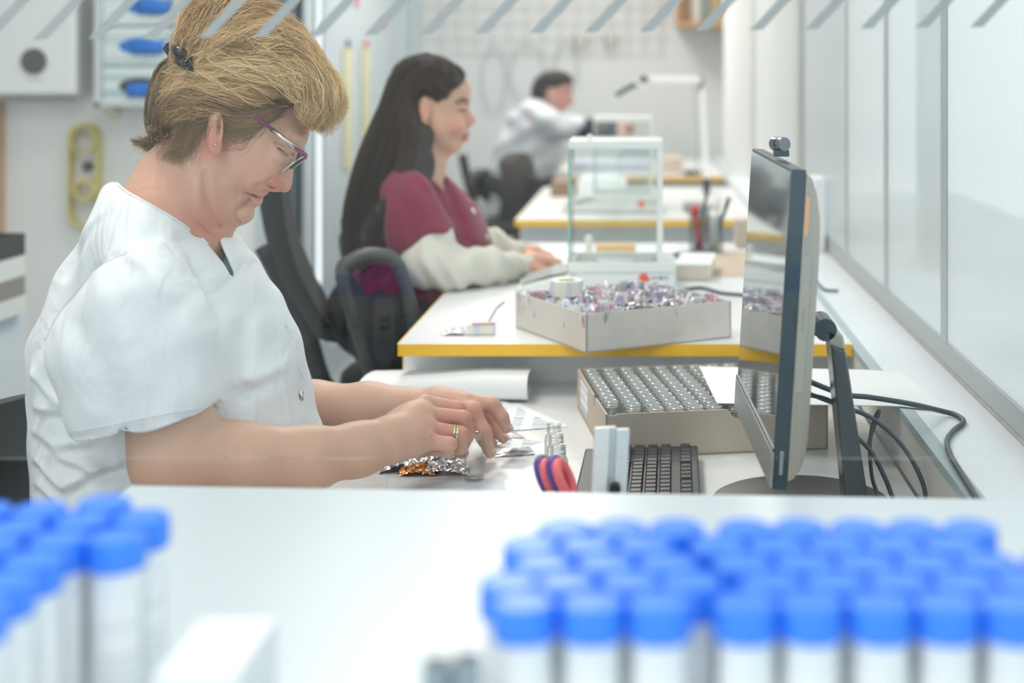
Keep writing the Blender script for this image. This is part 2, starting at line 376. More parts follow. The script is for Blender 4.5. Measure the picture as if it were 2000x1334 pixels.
m = MB(); m.lathe([(.0005,0),(.0086,0),(.0092,.0008),(.0092,.010),(.0086,.011),(.0005,.011)], 32, align(c0,c0+ax)); cm = obj('webcam', m, mat('webcam graphite', (.16,.19,.21), .25, .8), t, smooth=.6)
m = MB(); m.lathe([(.0062,.013),(.0092,.013),(.0092,.024),(.0062,.024)], 32, align(c0,c0+ax), close=True); obj('ring', m, MATS['webcam graphite'], cm, smooth=.6)
m = MB(); m.lathe([(.003,.010),(.0034,.010),(.0034,.014),(.003,.014)], 16, align(c0,c0+ax)); obj('pin', m, MATS['webcam graphite'], cm)
b0 = c0+ax*.009-Vector((0,0,.012)); m = MB(); m.box((b0.x-.010,b0.y-.007,nt.z-.002),(b0.x+.010,b0.y+.007,c0.z-.0075)); obj('neck', m, M_side, cm, bevel=.001)
# stand
hg = P(1613,645,1.80); m = MB(); m.lathe([(.0005,0),(.0135,0),(.0142,.001),(.0142,.06),(.0135,.061),(.0005,.061)], 28, align(hg,hg+Vector((0,1,0)))); obj('hinge', m, M_side, t, smooth=.6)
m = MB(); m.box((hg.x-.045,hg.y+.008,hg.z-.009),(hg.x,hg.y+.052,hg.z+.009)); obj('hinge_arm', m, M_side, t, bevel=.002)
A = [P(1613,640,1.80),P(1647,655,1.80)]; B = [P(1656,966,1.80),P(1702,966,1.80)]
def slab(a,b,c,d,y0,y1): return [[(a.x,y0,a.z),(b.x,y0,b.z),(b.x,y1,b.z),(a.x,y1,a.z)],[(c.x,y0,c.z),(d.x,y0,d.z),(d.x,y1,d.z),(c.x,y1,c.z)]]
k0 = .10; a1 = A[0].lerp(B[0],k0); b1 = A[1].lerp(B[1],k0)
m = MB(); m.loft(slab(A[0],A[1],a1,b1,1.80,1.86)); obj('stand_shoulder', m, M_back, t, bevel=.003)
bz = lambda v: Vector((v.x,v.y,Z1+.006))
m = MB(); m.loft(slab(a1+Vector((.0035,0,0)),b1,bz(B[0]),bz(B[1]),1.80,1.86)); obj('stand_leg', m, mat('dark satin leg', (.10,.12,.13), .3, .6), t, bevel=.003)
m = MB(); m.lathe([(.001,0),(.114,0),(.116,.002),(.116,.005),(.113,.0065),(.001,.0065)], 64, T(.203,1.882,Z1+.0004)); obj('stand_base', m, mat('graphite base', (.10,.10,.10), .45, .4), t, smooth=.6)
# cables
def cable(name, label, pts, r=.0032, m=None, cat='cable', grp=None):
    return one(name, label, cat, MB().tube(smoothpts(pts,70), r, 8), m or mat('dark grey cable', (.055,.075,.09), .5), grp, smooth=True)
zs = ZS+.0042; bk0 = MM @ Vector((.18,.10,.0405))
cable('power_cable', 'thick grey cable crossing the white board and bending along the sill', [bk0, P(1640,768,1.90), P(1700,776,1.93), P(1780,789,1.95), S(1840,803,zs+.004), S(1868,811,zs), S(1882,824,zs), S(1861,842,zs), S(1850,862,zs), S(1856,888,zs), S(1876,922,zs), S(1908,974,zs), S(1950,1040,zs)], .0036)
bk1 = MM @ Vector((.17,.085,.0405))
cable('monitor_cable', 'thin dark cable arching down from the computer to the back of the desk', [bk1, P(1640,792,1.86), P(1700,815,1.86), P(1752,858,1.85), P(1790,915,1.82), P(1808,972,1.80), (.336,1.76,Z1+.004), (.338,1.65,Z1+.0035)], .003)
cable('network_cable', 'thin dark cable dropping beside the stand foot', [MM @ Vector((.16,.08,.0405)), P(1625,785,1.85), P(1660,840,1.85), P(1700,880,1.84), P(1727,930,1.83), P(1742,968,1.82), (.318,1.76,Z1+.004), (.315,1.66,Z1+.0035)], .003)
cable('usb_cable', 'thin black cable hanging straight down under the white board', [(.305,1.97,.775), P(1717,803,1.93), P(1704,830,1.93), P(1699,880,1.92), P(1704,935,1.90), P(1717,972,1.87), (.30,1.78,Z1+.004), (.295,1.68,Z1+.0035)], .0026)
cable('sill_cable', 'short grey cable end lying on the sill behind the computer', [S(1588,545,zs), S(1600,556,zs), S(1612,566,zs), S(1637,568,zs)], .003)
# ================================================================== keyboard
t = thing('keyboard', 'black keyboard lying beside the computer stand', 'keyboard', (0,1.87,Z1))
KM = Matrix.Translation((-.0085,1.878,Z1+.0035)) @ RZ(-.02) @ RY(-.035)
m = MB(); m.box((-.085,-.222,.004),(.080,.222,.0155),KM); obj('case', m, mat('keyboard case', (.035,.038,.04), .45), t, bevel=.003)
m = MB(); rows = [-.062,-.038,-.019,0,.019,.038]
for i,xk in enumerate([.062,.034,.015,-.004,-.023,-.042]):
    y = .212; blk = [(1,0),(.5,1)] if i == 0 else []
    units = [1,.45,1,1,1,1,.45,1,1,1,1,.45,1,1,1,1,.3,1,1,1] if i == 0 else ([1]*14+[.35]+[1]*3+[.35]+[1]*4 if i < 4 else ([1.25,1,1.2,1,5.5,1.2,1,1.25] if i == 5 else [1.4]+[1]*10+[1.6])+[.35,1,1,1,.35,1,1,1,1])
    for u in units:
        h = u*.0182
        if u > .6 and y-h > -.215:
            cx, cyy = xk, y-h/2; a, bb = .0083, h/2-.0010
            lo = [KM@Vector(p) for p in ((cx-a,cyy-bb,.0155),(cx+a,cyy-bb,.0155),(cx+a,cyy+bb,.0155),(cx-a,cyy+bb,.0155))]
            hi = [KM@Vector(p) for p in ((cx-a+.002,cyy-bb+.002,.0215),(cx+a-.002,cyy-bb+.002,.0215),(cx+a-.002,cyy+bb-.002,.0215),(cx-a+.002,cyy+bb-.002,.0215))]
            m.loft([lo,hi])
        y -= h
obj('keys', m, mat('black keycaps', (.022,.024,.026), .35), t)
m = MB()
for sx in (-.07,.07):
    for sy in (-.2,.2): m.box((sx-.008,sy-.008,-.0005 if sx<0 else -.006),(sx+.008,sy+.008,.0045),KM)
obj('feet', m, M_black, t)
# ================================================================== glass vials
M_vg = glass('vial glass', (.996,.998,.998), .07, .0, body=.01, bodycol=(.95,.97,.96))
M_rim = glass('whitened vial glass', (.985,.99,.99), .25, .03, body=.50, bodycol=(.95,.97,.96))  # milky white body stands in for light sparkling at the rims
VH = .0655
def make_vial(M_rim, M_vg):
    t = thing('glass_vial', 'x', 'vial')
    b = MB().lathe([(.0005,.0005),(.0115,.0),(.0136,.002),(.0138,.042),(.0128,.048),(.0095,.0525),(.0095,.0545)] + [(.0085,.0545),(.0085,.052),(.0118,.047),(.0126,.042),(.0124,.0045),(.010,.003),(.0005,.0035)], 24); obj('bottle', b, M_vg, t, smooth=.7)
    n = MB().lathe([(.0095,.0545),(.0108,.0552),(.0108,.0565),(.0096,.0575),(.0108,.0588),(.0108,.0600),(.0096,.0612),(.0106,.0628),(.0108,.0645),(.0098,VH),(.0086,VH-.0004),(.0083,.0635),(.0083,.0545)], 24, close=True); obj('threaded_neck', n, M_rim, t, smooth=.7)
    r = MB().lathe([(.0005,.0040),(.0100,.0036),(.0122,.0050),(.0116,.0062),(.0100,.0046),(.0005,.0046)], 24); obj('base', r, MATS['whitened vial glass'], t, smooth=.7)
    return t
M_clear = glass('clear vial', (.995,.998,.998), .06, .0, edge=.45); vial0 = make_vial(glass('clear vial neck', (.99,.995,.995), .16, .02, edge=.45), M_clear); vial0.matrix_world = T(*P(926,937,1.992)[:2], Z1+.0006); tag(vial0, 'open clear glass vial upright under the blonde woman\'s fingers', 'vial')
for px,py,d,lb in ((1082,0,2.045,'farthest clear vial of three standing before the scissors'),(1086,0,1.985,'middle clear vial of three standing before the scissors'),(1090,0,1.925,'nearest clear vial of three standing before the scissors')):
    dup(vial0, T((px-CX)*d/F, d, Z1+.0006), lb)
# cardboard box full of vials
M_card = mat('kraft cardboard', (.52,.45,.36), .8, noise=.06, nscale=60)
def carton(name, label, cat, corner, ang, w, l, h, z0, m, th=.003, notch=False):
    M = T(corner[0],corner[1],z0) @ RZ(ang); t = thing(name, label, cat, (corner[0],corner[1],z0))
    b = MB(); b.box((0,0,.0006),(w,l,.003),M); obj('bottom', b, m, t)
    for nm,(p,q),fr in (('front_wall',((0,0),(w,0)),1),('back_wall',((w,l),(0,l)),0),('side_wall',((0,l),(0,0)),2),('side_wall',((w,0),(w,l)),3)):
        L = math.hypot(q[0]-p[0],q[1]-p[1]); W_ = M @ T(p[0],p[1],0) @ RZ(math.atan2(q[1]-p[1],q[0]-p[0])) @ RX(PI/2)
        pts = [(0,.001),(L,.001),(L,h)]
        if notch and fr == 1:
            c = L*.60; pts += [(c+.020,h)]+[(c+.017*math.cos(a),h+.002-.017*math.sin(a)) for a in [k*PI/10 for k in range(1,10)]]+[(c-.020,h)]
            pts += [(.018,h),(.012,h-.003)]
        if notch and fr == 2:
            c = L*.62; pts += [(c+.012,h-.001),(c+.007,h-.018),(c,h-.020),(c-.007,h-.018),(c-.012,h-.001)]
        pts += [(0,h)]
        b = MB(); b.prism(pts, (-th,0), W_); obj(nm, b, m, t)
    return t, M
bw, bl, bh = .338, .33, .066
cb, CM = carton('cardboard_box', 'open kraft cardboard box packed with clear vials by the computer', 'box', (-.059,2.10), .174, bw, bl, bh, Z1, M_card, notch=True)
m = MB(); m.box((-.0006,.20,.012),(0,.285,.058),CM); obj('label', m, stripes_mat('address label', 2, 260, (.55,.58,.62),(.85,.87,.90),.6), cb, label='white paper label')
nx, ny = 11, 11
for j in range(ny):
    for i in range(nx):
        if (i,j) in ((0,0),(1,0),(0,1)): continue
        p = CM @ Vector((.0195+i*.0298,.018+j*.0293,.0035)); lb = 'clear vial in the cardboard box, %s row from front, %s from left' % (ORD[j],ORD[i])
        if (i,j) == (2,0): vbox = make_vial(M_rim, glass('boxed vial glass', (.996,.998,.998), .09, .0, body=.06, bodycol=(.95,.97,.96))); vbox.matrix_world = T(*p); tag(vbox, lb, 'vial', 'clear vials in the cardboard box')  # same glass, whitened to imitate light scattered among the packed vials
        else: dup(vbox, T(*p), lb, 'clear vials in the cardboard box')
m = MB(); n = 12; q = [P(1400,789,2.14), P(1856,803,2.115), P(1760,729,2.39), P(1365,716,2.40)]
q = [Vector((v.x,v.y,z)) for v,z in zip(q,(Z1+.0705,ZS+.0015,ZS+.0015,Z1+.0705))]
zz = lambda x: max(Z1+.0705, ZS+.0015) if False else (Z1+.0700)+(ZS+.0022-Z1-.0700)*min(1,max(0,(x-.10)/.26))
q = [S(1400,789,Z1+.07), S(1856,803,ZS+.0022), S(1760,729,ZS+.0022), S(1365,716,Z1+.07)]
m.grid([[Vector((v.x,v.y,zz(v.x)+.0012)) for v in [q[0].lerp(q[1],i/20).lerp(q[3].lerp(q[2],i/20),j/6) for j in range(7)]] for i in range(21)], .0012)
one('white_card', 'large white card bridging the vial box and the window sill', 'card', m, MATS['white card'])
# ================================================================== papers, foil, scissors on the first desk
M_print = stripes_mat('printed form', 1, 260, (.52,.55,.60), (.86,.88,.90), .45, 2, 0, 60, .35)
def sheet(name, label, pts, z, m, cat='paper', up=0):
    a,b,c,d = [S(x,y,z) for x,y in pts]; g = MB()
    g.grid([[a.lerp(b,i/8).lerp(d.lerp(c,i/8),j/8)+Vector((0,0,up*math.sin(i/8*PI)*math.sin(j/8*PI))) for j in range(9)] for i in range(9)], .0004)
    return one(name, label, cat, g, m)
sheet('printed_form', 'printed form lying under the left hand beside the rolled pad', [(880,848),(1112,833),(1012,787),(850,797)], Z1+.001, M_paper)
f = sheet('printed_form', 'narrow form with grey table printed on it, nearest the vial box', [(985,842),(1090,834),(1000,790),(930,794)], Z1+.0016, M_print)
# folded pad
m = MB(); prof = []
for k in range(25):
    a = -PI/2 - k/24*PI; prof.append((math.cos(a)*.95, math.sin(a)+1))
pr = [(.10,0)]+[(p[0]*.021,p[1]*.021) for p in prof]+[(.02,.043),(.06,.041),(.11,.033),(.15,.022)]
rows = []
A0, A1 = S(700,782,Z1), S(1030,789,Z1)
for i in range(17):
    u = i/16; c = A0.lerp(A1,u); hs = .62+.38*min(1,u*1.4)
    rows.append([c+Vector((.006*(1-u)*p[1]*20*.0, p[0]+.012, .0045+p[1]*hs)) for p in pr])
m.grid(rows, .0022); one('writing_pad', 'white pad with its pages rolled over towards the viewer behind the hands', 'pad', m, M_paper, smooth=.9)
sheet('notebook_page', 'white page under the rolled pad at the far edge of the desk', [(760,795),(1000,795),(960,752),(790,752)], Z1+.0022, M_paper)
sheet('white_envelope', 'white envelope at the near edge of the desk below the vial', [(756,985),(990,985),(984,938),(759,934)], Z1+.0012, mat('grey-white envelope', (.74,.79,.84), .6), 'envelope')
M_foil = mat('silver foil', (.78,.79,.80), .22, 1)
M_copper = mat('copper foil side', (.75,.38,.16), .25, 1)
def crumple(c, sx, sy, sz, seed, n=26):
    r = random.Random(seed); g = []
    for i in range(n+1):
        row = []
        for j in range(n+1):
            u, v = i/n*2-1, j/n*2-1; e = max(0,1-(u*u+v*v)*.55)
            row.append(Vector(((u+r.uniform(-.07,.07)*1.1)*sx, (v+r.uniform(-.07,.07)*1.1)*sy, sz*(e*.55+.4*e*r.random()*(.4+.6*math.sin(u*5+seed)**2))+.0008)))
        g.append(row)
    return MB().grid([[c+v for v in row] for row in g], .0003)
for k,(px,py,sx,sy,sz,lb) in enumerate(((798,910,.038,.042,.036,'crumpled silver foil scrap under the right wrist'),(842,898,.034,.030,.046,'crumpled foil scrap standing tallest between the hand and the vial'),(868,922,.034,.020,.022,'flattened foil scrap nearest the upright vial'),(818,924,.026,.018,.018,'small foil scrap with copper glints beside the envelope'))):
    one('foil_scrap', lb, 'foil', crumple(S(px,py,Z1), sx, sy, sz, k+3), M_copper if k == 3 else M_foil)
M_pk = mat('foil packet print', (.80,.80,.82), .3, .35, noise=.10, nscale=300)
M_pink = mat('packet red line', (.60,.08,.14), .5)
def packet(c, w, l, ang, tilt, z, lb, mm, grp=None):
    t = thing('foil_packet', lb, 'packet', c, grp); M = T(c.x,c.y,z) @ RZ(ang) @ RX(tilt)
    g = [[M @ Vector((u*w, v*l, .0035*(1-u*u)*(1-v*v)*2+.0009*math.sin(u*9)*math.cos(v*7)+.001)) for v in [-1+j/5 for j in range(11)]] for u in [-1+i/5 for i in range(11)]]
    obj('wrapper', MB().grid(g,.0012), mm, t, smooth=.9)
    s = MB()
    for v in (-.72,.72): s.grid([[M @ Vector((u*w, (v+dv)*l, .0035*(1-u*u)*(1-v*v)*2+.0009*math.sin(u*9)*math.cos(v*7)+.0018)) for dv in (0,.07)] for u in [-.9+i*.18 for i in range(11)]], .0003)
    obj('red_line', s, M_pink, t)
    return t
packet(S(1002,884,Z1), .030, .020, .25, 0, Z1+.0006, 'unopened silver foil packet lowest in the little pile by the fingers', M_pk)
packet(S(990,868,Z1), .026, .022, .5, .05, Z1+.0085, 'silver foil packet in the middle of the little pile by the fingers', M_pk)
sheet('packet_leaflet', 'small white printed slip on top of the foil packets', [(975,872),(1020,875),(1060,862),(1000,856)], Z1+.019, M_print, 'slip')
# scissors in a pen cup, bracket
sc0 = Vector((P(1085,950,1.58).x, 1.58, Z1)); cupr = .034
t = thing('pen_cup', 'low grey pen cup hidden behind the counter edge holding the scissors', 'cup', sc0)
m = MB(); m.lathe([(.001,.0005),(cupr,.0005),(cupr+.002,.085),(cupr-.001,.085),(cupr-.003,.004),(.001,.004)], 32, T(*sc0)); obj('cup', m, mat('grey cup plastic', (.35,.37,.40), .4), t, smooth=.6)
t = thing('scissors', 'scissors with purple and coral handles standing handles up', 'scissors', sc0)
M_pur = mat('purple handle', (.10,.06,.30), .4); M_cor = mat('coral grip', (.92,.19,.21), .4)
def loop(cx, cy_, d, wx, hy, tilt, r, mm, nm, par, off=0):
    pts = []
    for k in range(28):
        a = 2*PI*k/28; u = math.cos(a)*wx; v = math.sin(a)*hy
        x = cx+u*math.cos(tilt)+v*math.sin(tilt); y = cy_+u*math.sin(tilt)-v*math.cos(tilt)
        pts.append(P(x,y,d+off+.012*math.cos(a)))
    return obj(nm, MB().tube(pts, r, 10, True), mm, par, smooth=True)
for i,(cx,d) in enumerate(((1071,1.585),(1096,1.57))):
    h = loop(cx, 934, d, 12, 38, -.38, .0062, M_pur, 'handle', t); loop(cx+7, 936, d-.006, 9, 34, -.38, .0058, M_cor, 'grip', h)
    a = P(cx+14,966,d); m = MB(); m.loft([[(a.x-.006,a.y-.002,a.z+.004),(a.x+.006,a.y-.002,a.z+.004),(a.x+.006,a.y+.002,a.z+.004),(a.x-.006,a.y+.002,a.z+.004)],[(sc0.x-.003+i*.004,sc0.y-.001,Z1+.006),(sc0.x+.003+i*.004,sc0.y-.001,Z1+.006),(sc0.x+.003+i*.004,sc0.y+.001,Z1+.006),(sc0.x-.003+i*.004,sc0.y+.001,Z1+.006)]]); obj('blade', m, mat('steel', (.6,.62,.64), .25, 1), t)
a = P(1199,835,1.56); t = thing('bracket', 'upright white aluminium bracket before the keyboard', 'bracket', (a.x,a.y,Z1))
m = MB(); BM = T(a.x-.003,1.56,0) @ RZ(.25)
def lean(x0,x1,y0,y1,zt): return [[BM@Vector((x+dx,y,z)) for x,y in ((x0,y0),(x1,y0),(x1,y1),(x0,y1))] for z,dx in ((Z1+.0005,-.009),(zt,0))]
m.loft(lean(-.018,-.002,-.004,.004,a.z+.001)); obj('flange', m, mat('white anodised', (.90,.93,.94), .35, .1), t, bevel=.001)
m = MB(); m.loft(lean(-.002,.006,.0,.008,a.z)); obj('web', m, mat('shaded aluminium', (.66,.72,.74), .35, .2), t, bevel=.0005)  # the web's shade is put into a darker aluminium colour
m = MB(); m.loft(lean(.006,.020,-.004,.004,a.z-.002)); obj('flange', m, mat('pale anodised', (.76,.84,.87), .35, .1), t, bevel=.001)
q = P(1201,957,1.545); m = MB(); m.lathe([(.0005,0),(.006,0),(.006,.012),(.0005,.012)], 16, align(q,q+Vector((0,1,0)))); obj('screw_knob', m, M_black, t)
# ================================================================== second desk: packet box, balance, pens
bz = mat('pale grey cardboard', (.66,.62,.57), .8, noise=.04, nscale=50)
cb2, CM2 = carton('cardboard_box', 'shallow pale cardboard box heaped with foil packets on the yellow-edged desk', 'box', (-.1012,2.421), .52, .292, .286, .066, Z2, bz)
m = MB()
for u,v in ((.045,0),(.13,0)): m.box((-.0016,.02+u*1.4,.030),(-.0,.021+u*1.4,.042),CM2)
m.box((-.0016,.268,.03),(0,.269,.044),CM2); m.box((-.0016,.250,.03),(0,.251,.044),CM2); obj('staples', m, M_alu, cb2)
protos = []
def mkpk(seed):
    r = random.Random(seed); t = thing('foil_packet','x','packet'); w, h = .012, .026
    g = [[Vector((u*w+r.uniform(-.0022,.0022), .0035*(1-u*u)*r.uniform(.3,1.2)+r.uniform(-.0016,.0016), (v+1)*h*.5*1.9+r.uniform(-.002,.002))) for v in [-1+j*.5 for j in range(5)]] for u in [-1+i*.4 for i in range(6)]]
    mm = [M_foil, M_pk, mat('lilac packet', (.50,.46,.62), .35, .3), mat('white packet', (.82,.80,.82), .5, noise=.1, nscale=200), mat('pink packet', (.72,.48,.54), .5), M_pk][seed%6]
    obj('wrapper', MB().grid(g,.0025), mm, t)
    s = MB(); s.grid([[Vector((u*w*.9, .0045, z)) for z in (h*1.5,h*1.56)] for u in (-1,0,1)], .0006); obj('red_line', s, M_pink, t)
    return t
pk = [mkpk(s) for s in range(6)]; pu = set()
for j in range(13):
    for i in range(11):
        x, y = .018+i*.0255+RND.uniform(-.004,.004), .016+j*.0205+RND.uniform(-.003,.003); kk = RND.randrange(6)
        M = CM2 @ T(x,y,.020+RND.uniform(-.003,.006)) @ RZ(RND.uniform(-1.0,1.0)+.3) @ RX(RND.uniform(-.5,.5)) @ RY(RND.uniform(-.35,.35))
        lb = 'foil packet in the heaped box, %s row from front, %s from left' % (ORD[j],ORD[i])
        if kk not in pu: pu.add(kk); o = pk[kk]; o.matrix_world = M; o['label'] = lb; o['group'] = 'foil packets in the shallow box'
        else: dup(pk[kk], M, lb, 'foil packets in the shallow box')
def taperoll(name, label, c, r, h, col, tilt=0):
    M = T(*c) @ RX(tilt); t = thing(name, label, 'tape roll', c)
    obj('tape', MB().lathe([(r*.62,0),(r,0),(r,h),(r*.62,h)], 40, M, close=True), stripes_mat('label tape', 0, 90, (.70,.76,.86), (.88,.86,.74), .62), t, smooth=.6)
    obj('core', MB().lathe([(r*.56,.0005),(r*.62,.0005),(r*.62,h-.0005),(r*.56,h-.0005)], 40, M, close=True), mat('card core', (.80,.74,.55), .7), t, smooth=.6)
q = P(1107,582,2.62); taperoll('label_roll', 'cream roll of labels lying on the heap of foil packets', (q.x,q.y,Z2+.068), .030, .028, 0)
q = S(938,655,Z2); t = thing('label_roll', 'small yellow label strip beside the shallow cardboard box', 'tape roll', q); M = T(*q)
m = MB(); m.box((-.024,-.001,.0006),(.028,.012,.020),M @ RZ(.15)); obj('tape', m, MATS['label tape'], t, bevel=.003)
m = MB(); m.box((-.015,-.004,.0205),(.028,.010,.023),M @ RZ(.2)); obj('flap', m, MATS['pink packet'], t)
one('foil_scrap', 'torn foil packet lying left of the shallow cardboard box', 'foil', crumple(S(892,650,Z2), .026, .03, .012, 21), M_pk)
m = MB(); m.tube([S(948,640,Z2+.012), P(970,602,2.70), P(985,590,2.72)], .0022, 8); one('pen', 'thin grey pen leaning against the back of the shallow box', 'pen', m, mat('grey pen', (.3,.32,.34), .4))
# analytical balance (built once, repeated on the next desks)
M_ivory = mat('ivory balance housing', (.74,.77,.74), .4)
M_sh = glass('draft shield glass', (.975,.99,.985), .04)
M_edge = mat('green glass edge', (.22,.50,.42), .25)
def balance(label, o, inner):
    t = thing('balance', label, 'balance', o, 'precision balances with glass cases'); M = T(*o)
    # outline of the housing in plan: user side to the left
    prof = [(-.185,.004),(-.180,.012),(-.15,.021),(-.10,.034),(-.06,.040),(-.03,.043),(.158,.043),(.162,.039),(.162,.004)]
    m = MB(); m.loft([[M@Vector((x,y0,z)) for x,z in prof] for y0 in (-.10,.10)]); obj('housing', m, M_ivory, t, bevel=.004)
    m = MB(); m.loft([[M@Vector((x,y,z)) for y,z in ((-.08,z1),(.08,z1),(.08,z1+.003),(-.08,z1+.003))] for x,z1 in ((-.172,.016),(-.11,.036),(-.075,.041))]); obj('display_panel', m, mat('grey display panel', (.34,.37,.37), .4), t)
    for x in (-.14,.13):
        for y in (-.08,.08): m = MB(); m.lathe([(.001,0),(.012,0),(.012,.006),(.001,.006)], 16, M@T(x,y,.0004)); obj('foot', m, M_black, t)
    z0, z1, x0, x1, y0, y1 = .047, .329, -.070, .134, -.095, .09
    m = MB(); m.box((x0,y0,z1-.018),(x1,y1,z1),M); obj('top_frame', m, M_ivory, t, bevel=.002)
    m = MB(); m.box((x0,y0,z0-.003),(x1+.026,y0+.012,z0+.020),M); m.box((x0,y1-.012,z0-.003),(x1+.026,y1,z0+.020),M); m.box((x1-.012,y0+.012,z0-.003),(x1+.026,y1-.012,z0+.020),M); m.box((x0,y0+.012,z0-.003),(x0+.012,y1-.012,z0+.016),M); obj('bottom_frame', m, M_ivory, t, bevel=.002)
    for x,y in ((x1-.012,y0),(x1-.012,y1-.01)): m = MB(); m.box((x,y,z0+.018),(x+.012,y+.01,z1-.018),M); obj('post', m, M_ivory, t)
    m = MB()
    for y in (y0+.002,y1-.004): m.box((x0+.012,y,z0+.018),(x1-.012,y+.003,z1-.018),M)
    obj('side_pane', m, M_sh, t)
    m = MB(); m.box((x0+.002,y0+.004,z0+.016),(x0+.006,y1-.004,z1-.016),M); fp = obj('front_pane', m, M_sh, t)
    m = MB(); m.box((x0,y0+.001,z0-.004),(x0+.005,y0+.004,z1-.004),M); m.box((x0,y1-.004,z0-.004),(x0+.005,y1-.001,z1-.004),M); obj('pane_edge', m, M_edge, fp)
    m = MB(); m.lathe([(.001,0),(.006,0),(.005,.012),(.001,.013)], 16, M@T(x0+.045,-.06,z1)); obj('lid_knob', m, M_ivory, t)
    m = MB(); m.lathe([(.001,0),(.012,0),(.012,.008),(.045,.010),(.045,.013),(.001,.013)], 32, M@T(.03,0,z0+.001)); obj('weighing_pan', m, MATS['steel'], t, smooth=.6)
    m = MB(); m.lathe([(.001,0),(.055,0),(.055,.004),(.001,.004)], 32, M@T(.03,0,z0-.0035)); obj('pan_ring', m, mat('dark ring', (.10,.13,.14), .3), t)
    m = MB(); m.lathe([(.0005,0),(.012,0),(.012,.0012),(.0005,.0012)], 24, M@T(.093,-.1002,.032)@RX(PI/2)); obj('sticker', m, mat('red round sticker', (.80,.13,.05), .5), t, label='round red sticker')
    m = MB()
    for k,w in enumerate((.004,.003,.006,.003,.004)): m.box((.110+k*.0075,-.1008,.032),(.110+k*.0075+w,-.0999,.038),M)
    obj('lettering', m, mat('blue-grey print', (.12,.16,.25), .5), t)
    return t
balance('balance with tall glass case and red sticker on the desk behind the packet box', Vector((-.098,3.18,Z2)), 0)
balance('balance with glass case on the second yellow-edged desk from the front', Vector((-.110,4.98,Z2)), 0)
q = S(1150,502,Z2); m = MB(); m.lathe([(.001,.0005),(.0095,.0005),(.0098,.05),(.008,.056),(.001,.057)], 20, T(*q)); one('white_bottle', 'small white cylindrical bottle seen through the glass balance case', 'bottle', m, mat('white plastic', (.84,.85,.82), .4), smooth=.6)
q = S(1202,505,Z2); m = MB(); m.box((-.05,-.03,.0006),(.05,.03,.038),T(*q)@RZ(.1)); one('orange_box', 'small orange-tan box behind the glass balance case', 'box', m, mat('orange tan card', (.78,.50,.26), .7), bevel=.003)
q = S(1342,560,Z2); M = T(.082,3.33,Z2)
t = thing('flat_box', 'flat cream box lying to the window side of the balance', 'box', (.09,3.33,Z2)); m = MB(); m.box((-.01,-.05,.0006),(.07,.16,.035),M@RZ(-.1)); obj('box', m, mat('cream card', (.74,.64,.52), .7), t, bevel=.002); m = MB(); m.box((-.012,-.052,.035),(.072,.162,.038),M@RZ(-.1)); obj('lid', m, MATS['white card'], t)
m = MB(); m.box((-.03,-.02,.0006),(.05,.05,.012),T(*S(1345,505,Z2))@RZ(.2)); one('dark_notebook', 'dark blue notebook lying behind the flat cream box', 'notebook', m, mat('navy cover', (.05,.07,.12), .5), bevel=.002)
sheet('kraft_sheet', 'brown kraft sheet lying by the wall at the window end of the desk', [(1370,540),(1480,540),(1470,492),(1385,492)], Z2+.001, mat('kraft sheet', (.62,.49,.37), .8), 'sheet')
m = MB(); m.box((.245,3.90,Z2+.0006),(.358,3.99,Z2+.075)); one('brown_carton', 'small brown carton beside the pen cups', 'box', m, mat('brown carton card', (.60,.50,.41), .8), bevel=.002)
# pen cups
M_acr = glass('smoky acrylic', (.80,.82,.83), .05)
def cup(px, d, r, h, label):
    c = Vector(((px-CX)*d/F,d,Z2)); t = thing('pen_cup', label, 'cup', c); m = MB(); m.lathe([(.001,.0005),(r,.0005),(r,h),(r-.002,h),(r-.002,.003),(.001,.003)], 28, T(*c)); obj('cup', m, M_acr, t, smooth=.6); return c
c1 = cup(1365,3.84,.028,.105,'left smoky pen cup holding the red tool on the desk'); c2 = cup(1394,3.80,.026,.10,'right smoky pen cup holding the white marker on the desk')
def stick(name, label, cat, c, top, r, m, cap=None, capm=None):
    t = thing(name, label, cat, c); b = c+Vector((0,0,.004)); tp = Vector(top); obj('barrel', MB().tube([b, b.lerp(tp,.8)], r, 10), m, t, smooth=True); obj('cap', MB().tube([b.lerp(tp,.8), tp], r*1.15, 10), capm or m, t, smooth=True)
M_red = mat('red plastic', (.75,.03,.02), .4)
stick('red_scissors', 'red-handled tool standing in the left smoky pen cup', 'tool', c1+Vector((.004,0,0)), P(1356,402,3.84), .009, M_red)
stick('pen', 'dark pen beside the red tool in the left pen cup', 'pen', c1+Vector((-.01,0,0)), P(1384,362,3.86), .004, M_black)
stick('marker', 'fat white marker standing in the right smoky pen cup', 'pen', c2, P(1397,386,3.80), .013, MATS['white plastic'])
stick('pen', 'black pen leaning to the window in the right pen cup', 'pen', c2+Vector((-.006,0,0)), P(1424,386,3.80), .005, M_black)
stick('pen', 'short brown pencil in the right pen cup', 'pen', c2+Vector((.01,0.006,0)), P(1388,420,3.81), .005, mat('maroon pencil', (.25,.05,.05), .5))
sheet('paper_stack', 'white papers lying on the desk behind the balance', [(1010,508),(1330,500),(1320,478),(1020,480)], Z2+.002, M_paper)
m = MB(); m.tube([S(1035,500,Z2+.006), S(1068,498,Z2+.006)], .005, 8); one('marker', 'blue marker lying on the papers before the dark-haired woman', 'pen', m, mat('blue marker', (.06,.12,.55), .4))
cable('balance_cable', 'dark cable running along the desk from the balance to the sill', [S(1335,566,Z2+.004), S(1370,562,Z2+.004), S(1410,572,Z2+.004), S(1450,576,Z2+.004), (.34,2.95,Z2+.004)], .0035)
